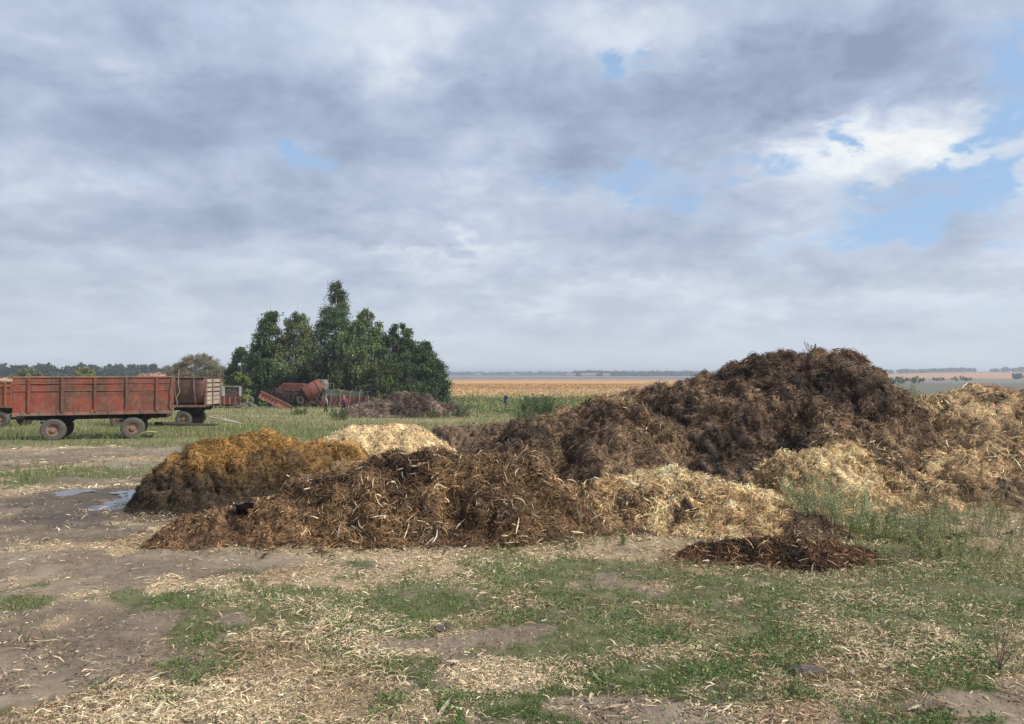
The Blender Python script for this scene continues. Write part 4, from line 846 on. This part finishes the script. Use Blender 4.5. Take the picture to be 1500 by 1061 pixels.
for k in range(6): q.bar(M @ Vector((.2 * math.cos(k), .2, .2 * math.sin(k))), M @ Vector((.9 * math.cos(k * 1.047), .2, .9 * math.sin(k * 1.047))), .05, 5)
q.build('spokes', M_darkred, r)
q = MB(); q.prism([(X_(470), Z_(556)), (X_(476), Z_(556)), (X_(479), Z_(562)), (X_(478), Z_(572)), (X_(474), Z_(568))], -.3, 1.2); q.build('hood', M_grey, r, bevel=.04)
q = MB(); q.path([(X_(391), -.5, Z_(578)), (X_(397), -.5, Z_(570)), (X_(404), -.5, Z_(569)), (X_(420), -.5, Z_(576)), (X_(440), -.5, Z_(577))], .06, 6); q.path([(X_(391), .8, Z_(578)), (X_(397), .8, Z_(570)), (X_(404), .8, Z_(569)), (X_(420), .8, Z_(576))], .06, 6)
for pz in (398, 410, 422): q.bar((X_(pz), -.5, Z_(576)), (X_(pz), .8, Z_(573)), .05, 6)
q.build('frame', M_chassis, r)
q = MB()
for k in range(7): q.box(X_(396 + k * 8), X_(396 + k * 8) + .3, -.2 + .1 * (k % 3), .9, Z_(592), Z_(579 - (k * 5) % 7))
q.build('mechanism', M_chassis, r, bevel=.03)
q = MB(); q.lathe([(.28, -.1), (.42, -.1), (.42, .15), (.28, .15)], Matrix.Translation((X_(443), -.7, Z_(586))), 20); q.box(X_(437), X_(447), -.62, -.4, Z_(592), Z_(581)); q.build('gearbox', M_green, r, bevel=.02)
q = MB(); q.path([(X_(455), -.4, Z_(590)), (X_(462), -.3, Z_(580)), (X_(470), -.2, Z_(590))], .07, 6); q.box(X_(452), X_(474), -.2, .8, Z_(592), Z_(588)); q.build('support', M_darkred, r)
for xx in (402, 450): 
    w_ = wheel(r, X_(xx), .0, .42, .3)
# pink ramp plate
r = root_at(404, 87, 'feeder_plate', 'faded pink red ribbed metal plate leaning on the ground at the left of the wreck', 'scrap metal')
M = Matrix.Translation((0, 0, .85)) @ Matrix.Rotation(R(26), 4, 'Y')
q = MB(); q.box(-2.0, 2.0, -.04, .04, -.42, .3, M); q.box(-2.0, 2.0, -.14, -.045, -.47, -.40, M); q.box(-2.0, 2.0, -.14, -.045, .28, .36, M)
q.build('plate', M_pink, r)
for k in range(5):
    q = MB(); q.box(-1.7 + k * .42, -1.5 + k * .42, -.10, -.045, -.2, .1, M); q.build('rib', M_darkred, r)
# green / red auger header with hoops
r = root_at(505, 90, 'header_wreck', 'long scrapped header, green on top and rust red below, with thin hoop ribs', 'wreck')
def X_(px): return (px - 505) * U
q = MB(); q.prism([(X_(470), Z_(596)), (X_(538), Z_(594)), (X_(541), Z_(580)), (X_(468), Z_(581))], 0, 1.3); q.build('trough', rust('trough', (.15, .055, .045), (.09, .045, .04)), r, bevel=.03)
q = MB(); q.prism([(X_(473), Z_(581) + .003), (X_(537), Z_(580) + .003), (X_(530), Z_(574)), (X_(500), Z_(573)), (X_(494), Z_(570)), (X_(476), Z_(571))], .1, 1.2); q.build('cover', M_green, r, bevel=.03)
q = MB(); q.box(X_(476), X_(494), .02, .099, Z_(580), Z_(576)); q.build('panel', rust('teal', (.08, .24, .20), (.06, .14, .12)), r)
for px in (473, 485, 499, 513, 527, 538):
    q = MB(); q.path([(X_(px) - .1, -.12, Z_(596)), (X_(px), -.15, Z_(585)), (X_(px) + .05, -.12, Z_(574)), (X_(px) + .2, .3, Z_(571.5)), (X_(px) + .2, 1.3, Z_(572))], .04, 6); q.build('hoop', M_grey, r)
q = MB(); q.path([(X_(466), -.1, Z_(596)), (X_(464), -.1, Z_(588)), (X_(468), -.1, Z_(577)), (X_(475), -.1, Z_(571)), (X_(480), -.1, Z_(568))], .05, 6); q.build('end_ring', M_grey, r)
q = MB()
for a_ in range(10): q.path([(X_(470 + a_ * 7), .6 + .45 * math.sin(b_), Z_(588) + .45 * math.cos(b_)) if False else (X_(470 + a_ * 7) + b_ * .09, -.03 + .03 * math.sin(b_), Z_(588) + .35 * math.cos(b_)) for b_ in np.linspace(0, 6.28, 9)], .03, 5)
q.build('auger', M_darkred, r)
q = MB(); q.path([(X_(482), .5, Z_(571)), (X_(482), .5, Z_(562)), (X_(487), .5, Z_(561)), (X_(487), .5, Z_(571))], .035, 5); q.path([(X_(520), .5, Z_(574)), (X_(521), .5, Z_(566))], .03, 5); q.path([(X_(538), -.1, Z_(594)), (X_(541), -.1, Z_(582)), (X_(538), .2, Z_(574)), (X_(530), .5, Z_(573))], .04, 5); q.build('bracket', M_grey, r)
# small red machine with pale window frame
r = root_at(337, 88, 'seed_machine', 'small dark red farm machine with two pale upright posts beside the yellow shrub', 'farm machine')
def X_(px): return (px - 337) * U
q = MB(); q.box(X_(318), X_(352), 0, 1.4, Z_(593), Z_(580)); q.build('body', M_darkred, r, bevel=.04)
q = MB(); q.box(X_(326), X_(350), .1, 1.2, Z_(580) + .004, Z_(567)); q.build('hopper', rust('brown_hopper', (.07, .05, .05), (.05, .04, .04)), r, bevel=.03)
for a_, b_ in ((325, 329), (350, 353)):
    q = MB(); q.box(X_(a_), X_(b_), 0, .098, Z_(580) + .004, Z_(566)); q.build('post', mat('pale_post', (.38, .42, .42), nscale=3, namp=.3), r, bevel=.02)
q = MB(); q.box(X_(330), X_(350), .0, .09, Z_(567) + .004, Z_(565)); q.build('top_rail', M_grey, r)
q = MB()
for k in range(4): q.box(X_(320 + 8 * k), X_(322 + 8 * k), -.05, -.004, Z_(592), Z_(581))
q.build('rib', M_pink, r)
for xx in (322, 346): wheel(r, X_(xx), -.2, .3, .15)
r = root_at(364, 86, 'tangled_scrap', 'low tangle of pale scrap with an upright ring beside the small red machine', 'scrap metal')
q = MB(); q.lathe([(.32, -.05), (.42, -.05), (.42, .05), (.32, .05)], Matrix.Translation((.2, 0, 1.0)), 18)
for k in range(14):
    a0 = rng.uniform(-1.3, 1.3, 2); q.path([(a0[0], rng.uniform(-.5, .5), .05 + .4 * rng.random()), ((a0[0] + a0[1]) / 2, rng.uniform(-.5, .5), rng.uniform(.2, .8)), (a0[1], rng.uniform(-.5, .5), .1 + .4 * rng.random())], .045, 5)
q.build('bars', M_grey, r)
# dark box on a post in the weeds
r = root_at(741, 84, 'post_box', 'small dark blue box on a thin post among the weeds before the ochre field', 'box')
q = MB(); q.box(-.05, .05, -.05, .05, 0, .75); q.build('post', M_chassis, r, bevel=.01)
q = MB(); q.box(-.2, .2, -.18, .18, .70, 1.45); q.build('box', mat('dark_blue_box', (.03, .035, .06), rough=.5), r, bevel=.02)
q = MB(); q.box(.04, .2, -.19, -.182, .75, 1.1); q.build('door', mat('pale_blue_panel', (.16, .19, .28), rough=.5), r)
q = MB(); q.box(-.23, .23, -.2, .2, 1.452, 1.49); q.build('lid', M_chassis, r, bevel=.01)

# ------------------------------------------------------------------ people
M_skin = mat('skin', (.45, .27, .19), rough=.6)
def skinned(name, pts, edges, rad, m, parent, levels=2, rootv=0):
    me = bpy.data.meshes.new(name); me.from_pydata(pts, edges, []); o = link(name, me, m, parent)
    sk = o.modifiers.new('skin', 'SKIN'); sk.use_smooth_shade = True; lay = me.skin_vertices[0] if me.skin_vertices else None
    if lay is None:
        bpy.context.view_layer.update()
    lay = me.skin_vertices[0]
    for i, rr_ in enumerate(rad): lay.data[i].radius = (rr_, rr_) if not isinstance(rr_, tuple) else rr_; lay.data[i].use_root = (i == rootv)
    sb = o.modifiers.new('sub', 'SUBSURF'); sb.levels = levels; sb.render_levels = levels; return o
def person(px, D, rz, label, top, trou, hairc, step=.28, arm=.3, bag=None):
    x = (px - 750) / FPX * D; z = float(ground_z(np.array([x]), np.array([D * 1.]))[0]); r = tag(empty('person', (x, D, z), rz), label, 'person', 'people walking on the meadow')
    hip, kn, ank = .88, .48, .08; s = step
    J = dict(pel=(0, 0, .93), bel=(0, 0, 1.06), che=(0.01, 0, 1.28), nk=(.02, 0, 1.43), nk2=(.03, 0, 1.48), hd=(.05, 0, 1.56), hd2=(.055, 0, 1.63))
    J.update(hl=(0, .09, .88), kl=(s * .55, .1, .50), al=(s * .9, .1, .09), tl=(s * .9 + .16, .11, .035), hr=(0, -.09, .88), kr=(-s * .1, -.1, .48), ar=(-s, -.1, .13), tr=(-s + .14, -.11, .04))
    for sd_, k in ((1, 'l'), (-1, 'r')):
        q = arm * (-1 if k == 'l' else 1); J['s' + k] = (.01, sd_ * .17, 1.38); J['e' + k] = (q * .5 - .02, sd_ * .22, 1.11); J['w' + k] = (q * .9 + .05, sd_ * .2, .90); J['p' + k] = (q * 1.05 + .07, sd_ * .195, .83)
        for fi, off in enumerate((-.025, -.008, .008, .025)): J[f'f{fi}{k}'] = (q * 1.15 + .09 + off, sd_ * .19, .755 + abs(off)); 
        J['th' + k] = (q * 1.05 + .12, sd_ * .18, .82)
    nm = list(J); I = {n_: i for i, n_ in enumerate(nm)}
    E = [('pel', 'bel'), ('bel', 'che'), ('che', 'nk'), ('nk', 'nk2'), ('nk2', 'hd'), ('hd', 'hd2')]
    for k in 'lr': E += [('pel', 'h' + k), ('h' + k, 'k' + k), ('k' + k, 'a' + k), ('a' + k, 't' + k), ('che', 's' + k), ('s' + k, 'e' + k), ('e' + k, 'w' + k), ('w' + k, 'p' + k), ('w' + k, 'th' + k)] + [('p' + k, f'f{i}{k}') for i in range(4)]
    rd = {'pel': .12, 'bel': .11, 'che': .13, 'nk': .055, 'nk2': .05, 'hd': .085, 'hd2': .08}
    def rad(n_): return rd[n_] if n_ in rd else ({'h': .085, 'k': .052, 'a': .038, 't': .035, 's': .055, 'e': .038, 'w': .026, 'p': .028, 'f': .009}[n_[0]] if not n_.startswith('th') else .01)
    skinned('body', [J[n_] for n_ in nm], [(I[a], I[b]) for a, b in E], [rad(n_) for n_ in nm], M_skin, r)
    def sub(name, ns, es, grow, m, lv=2):
        i2 = {n_: i for i, n_ in enumerate(ns)}; skinned(name, [J[n_] for n_ in ns], [(i2[a], i2[b]) for a, b in es], [rad(n_) + grow for n_ in ns], m, r, lv)
    sub('jacket', ['pel', 'bel', 'che', 'nk', 'sl', 'el', 'wl', 'sr', 'er', 'wr'], [('pel', 'bel'), ('bel', 'che'), ('che', 'nk'), ('che', 'sl'), ('sl', 'el'), ('el', 'wl'), ('che', 'sr'), ('sr', 'er'), ('er', 'wr')], .022, top)
    sub('trousers', ['pel', 'hl', 'kl', 'al', 'hr', 'kr', 'ar'], [('pel', 'hl'), ('hl', 'kl'), ('kl', 'al'), ('pel', 'hr'), ('hr', 'kr'), ('kr', 'ar')], .016, trou)
    b = bmesh.new(); bmesh.ops.create_uvsphere(b, u_segments=16, v_segments=10, radius=.1)
    for v in b.verts: v.co = Vector((v.co.x * 1.05 + .03, v.co.y * .95, v.co.z * .9 + 1.645))
    me = bpy.data.meshes.new('hair'); b.to_mesh(me); b.free(); [setattr(p, 'use_smooth', True) for p in me.polygons]; link('hair', me, hairc, r)
    b = MB(); b.lathe([(.001, .0), (.012, .0), (.016, .02), (.001, .03)], Matrix.Translation((.135, -.015, 1.58)), 8); b.build('nose', M_skin, r)
    if bag:
        b = tag(MB().box(-.12, .12, -.1, .1, -.18, .18).build('bag', bag, None, bevel=.05), 'pink bag on the back of the walking person in purple', 'bag'); b.location = (x - .22 * math.cos(rz), D - .22 * math.sin(rz) - .12, z + 1.25); b.rotation_euler = (0, .1, rz)
    return r
person(478, 69, R(200), 'left of the two people, pale top and dark trousers, walking', mat('pale_jacket', (.36, .32, .32)), mat('dark_trousers', (.035, .03, .035)), mat('hair_fair', (.22, .17, .12)), .2, .15)
person(504.5, 68, R(175), 'right of the two people, purple and pink jacket, striding', mat('purple_jacket', (.22, .035, .17)), mat('navy_trousers', (.025, .028, .05)), mat('hair_blond', (.35, .25, .15)), .34, .3, mat('pink_bag', (.32, .06, .13)))

# ------------------------------------------------------------------ farm buildings on the horizon
def barn(px, D, L, h, label, mw_=M_white):
    x = (px - 750) / FPX * D; z = float(ground_z(np.array([x]), np.array([D * 1.]))[0]); r = tag(empty('farm_building', (x, D, z)), label, 'building', 'white buildings on the far horizon')
    q = MB(); q.box(-L / 2, L / 2, -6, 6, 0, h); q.build('wall', mw_, r)
    q = MB(); q.bm.verts.new; v = [q.bm.verts.new(p) for p in ((-L / 2 - .5, -6.6, h), (L / 2 + .5, -6.6, h), (L / 2 + .5, 6.6, h), (-L / 2 - .5, 6.6, h), (-L / 2 - .5, 0, h + 2.6), (L / 2 + .5, 0, h + 2.6))]
    for f in ((0, 1, 5, 4), (2, 3, 4, 5), (1, 2, 5), (3, 0, 4), (3, 2, 1, 0)): q.bm.faces.new([v[i] for i in f])
    q.build('roof', M_roof, r)
    for k in range(int(L / 9)): q = MB(); q.box(-L / 2 + 3 + k * 9, -L / 2 + 6 + k * 9, -6.06, -6.005, 1, 2.6); q.build('window', M_glass, r)
barn(700, 1700, 14, 3, 'low pale farm building on the horizon, leftmost of the row')
barn(752, 1650, 12, 3, 'short pale building on the horizon, second from the left')
barn(836, 1400, 16, 3, 'pale building on the horizon left of the bright white barn')
barn(862, 1350, 26, 3.5, 'longest bright white barn on the horizon, left of the dark tree clump')
barn(888, 1400, 12, 3, 'pale building on the horizon right of the bright white barn')

# ------------------------------------------------------------------ small things
x0, y0 = -3.2, 8.95
z0 = ontop(hC, x0, y0)
r = tag(empty('plastic_bucket', (x0, y0, z0 + .02)), 'black crushed plastic bucket lying on the small reddish clump', 'bucket')
q = MB(); q.lathe([(.015, 0), (.09, 0), (.115, .1), (.125, .105), (.118, .11), (.105, .10), (.082, .012), (.015, .012)], Matrix.Rotation(R(75), 4, 'X') @ Matrix.Rotation(R(12), 4, 'Z'), 22, closed=False)
for v in q.bm.verts: v.co.z = v.co.z * .62 + .06 + .012 * math.sin(v.co.x * 40)
q.build('body', M_black, r, smooth=True)
q = MB(); q.path([(-.11, -.0, .06), (-.13, -.03, .02), (-.1, -.05, -.02)], .006, 6); q.build('handle', M_white, r)
pk = hE.pick(1108, 573); xx, best = pk[0], pk[1]
b = bmesh.new(); bmesh.ops.create_icosphere(b, subdivisions=3, radius=1)
for v in b.verts: v.co = Vector((v.co.x * .085, v.co.y * .05, v.co.z * .055)) * (1 + .3 * float(fbm(v.co.x * 2 + 3, v.co.z * 2, 5)))
me = bpy.data.meshes.new('pale_stone'); b.to_mesh(me); b.free(); [setattr(p, 'use_smooth', True) for p in me.polygons]
o = tag(link('stone', me, mat('pale_stone', (.2, .19, .155), nscale=20, namp=.2)), 'smooth pale stone stuck in the face of the big dark heap', 'stone'); o.location = (xx, best - .03, pk[2] + .01)
# yellowish hose by the front wheel of the red trailer
o = MB().path([(a_, 0, h_) for a_, h_ in ((0, .02), (.08, .12), (.25, .28), (.5, .33), (.85, .30))], .025, 7).build('hose', mat('pale_hose', (.40, .36, .16)), smooth=True); o.location = (*at(200, 640, 30.9)[:2], float(gz(0, 30.9)) + .02); tag(o, 'short pale yellow hose bent against a wheel of the red trailer', 'hose')
def clod(px, py, sx, sy, sz, label, col, seed, name='dirt_clod'):
    x, y = G(px, py); b = bmesh.new(); bmesh.ops.create_icosphere(b, subdivisions=5, radius=1)
    for v in b.verts:
        q = 1 + .55 * float(fbm(v.co.x * 1.6 + seed, v.co.y * 1.6 + v.co.z * 1.3, seed)) + .22 * float(fbm(v.co.x * 7 + seed, v.co.z * 7 + v.co.y * 5, seed + 1)); v.co = Vector((v.co.x * sx * q, v.co.y * sy * q, v.co.z * sz * q))
    me = bpy.data.meshes.new(name); b.to_mesh(me); b.free(); o = link(name, me, mat(name, col, nscale=30, namp=.4, bump=.8, bscale=80)); o.location = (x, y, float(ground_z(np.array([x]), np.array([y]))[0]) + sz * .5); return tag(o, label, 'clod', 'dirt clods in the foreground grass')
clod(1183, 985, .10, .06, .035, 'largest grey dirt clod in the front grass, right of centre', (.13, .105, .095), 3)
clod(1170, 1018, .05, .04, .018, 'flat dark clod just below the largest clod', (.11, .09, .08), 5)
clod(645, 925, .055, .05, .028, 'dark crumbly clod in the pale straw left of centre', (.10, .085, .08), 8)
clod(656, 921, .035, .04, .03, 'smaller clod touching the dark crumbly one', (.12, .095, .085), 9)
# big pale husks lying about: one kind, many copies
def husk_mesh(L, wd, seed, curl=.3, fold=.35):
    n, m = 12, 4; V = []; q = np.random.default_rng(seed)
    for i in range(n + 1):
        s = i / n; w_ = wd * (math.sin(math.pi * min(.98, max(.04, s))) ** .6); cy = curl * L * (s - .5) ** 2 * (1 if seed % 2 else -1); cz = .012 + .09 * L * math.sin(s * 3.1 + seed) ** 2
        for j in range(m + 1):
            t_ = j / m - .5; V.append((L * (s - .5), cy + t_ * w_, cz + fold * w_ * abs(t_) * 1.2 + .003 * q.normal()))
    F = [(i * (m + 1) + j, i * (m + 1) + j + 1, (i + 1) * (m + 1) + j + 1, (i + 1) * (m + 1) + j) for i in range(n) for j in range(m)]
    me = bpy.data.meshes.new('corn_husk'); me.from_pydata(V, [], F); [setattr(p, 'use_smooth', True) for p in me.polygons]; me.materials.append(M_husk); return me
M_husk = mat('husk', (.58, .49, .35), rough=.65, nscale=35, namp=.25, trans=.15, bump=.4, bscale=120)
hm = [husk_mesh(L, wd, i) for i, (L, wd) in enumerate(((.13, .022), (.09, .035), (.20, .016), (.07, .03), (.16, .03)))]
spots = [(585, 904, 1, .2, 'broad pale husk on the grass left of the crumbly clod'), (490, 922, 3, .5, 'curled white husk near the left grass patch'), (688, 843, 0, 1.0, 'white husk standing in the grass below the stalk heap'), (752, 855, 0, .1, 'flat husk in the grass right below the stalk heap'),
         (745, 975, 4, 2.3, 'largest bleached husk in the straw patch in the centre'), (716, 962, 2, .4, 'long curved husk left of the largest bleached one'), (664, 978, 1, .1, 'white folded husk on the front grass patch'), (700, 990, 2, .9, 'thin bent stalk piece below the largest bleached husk'),
         (868, 1030, 3, 1.3, 'small white husk standing by the bare dirt in front'), (835, 1038, 2, 0, 'straight pale stalk piece lying on the front bare dirt'), (1035, 827, 1, .5, 'white husk beside the dark manure strip'), (1190, 838, 2, 1.1, 'long pale stalk leaning out of the dark manure strip'),
         (68, 945, 2, .2, 'pale curved stalk on the bare dirt at the left'), (45, 876, 2, .3, 'pale stalk at the left edge of the green strip'), (230, 1050, 4, 1.4, 'upright pale husk at the bottom left'), (150, 1040, 4, .0, 'long pale husk lying at the bottom left'), (1450, 893, 1, 2.5, 'bent white husk near the right edge'),
         (1343, 1049, 1, .3, 'flat pale husk on the front right dirt'), (1010, 1049, 3, 0, 'small pale husk at the bottom of the grass'), (525, 893, 0, .4, 'narrow white husk in the grass above the curled one'), (222, 1000, 2, .7, 'thin straw stalk beside the left bare dirt'), (1270, 990, 0, 2.9, 'pale husk right of the largest clod'), (650, 1052, 4, .9, 'husk sticking up at the bottom centre'), (895, 945, 0, 2.0, 'thin husk on the right side of the centre straw patch')]
for px, py, k, rz, lab in spots:
    x, y = G(px, py); o = bpy.data.objects.new('corn_husk', hm[k]); C.objects.link(o); o.location = (x, y, float(ground_z(np.array([x]), np.array([y]))[0]) + .012); o.rotation_euler = (rng.normal(0, .2), rng.normal(0, .12) - (.7 if 'upright' in lab or 'standing' in lab or 'sticking' in lab or 'leaning' in lab else 0), rz); tag(o, lab, 'corn husk', 'pale corn husks and stalks on the ground')

# ------------------------------------------------------------------ haze
q = MB(); q.box(-5200, 5200, -9300, 9300, -8, 22)
mh = bpy.data.materials.new('haze'); mh.use_nodes = True; t = NT(mh.node_tree); t.n.clear(); om = t.new('ShaderNodeOutputMaterial'); pv = t.new('ShaderNodeVolumePrincipled')
pv.inputs['Color'].default_value = (.80, .87, .97, 1); pv.inputs['Density'].default_value = .00042; pv.inputs['Anisotropy'].default_value = .2; t.l.new(pv.outputs[0], om.inputs['Volume'])
tag(q.build('haze', mh), 'thin pale blue air haze over the whole plain', 'haze', kind='stuff')
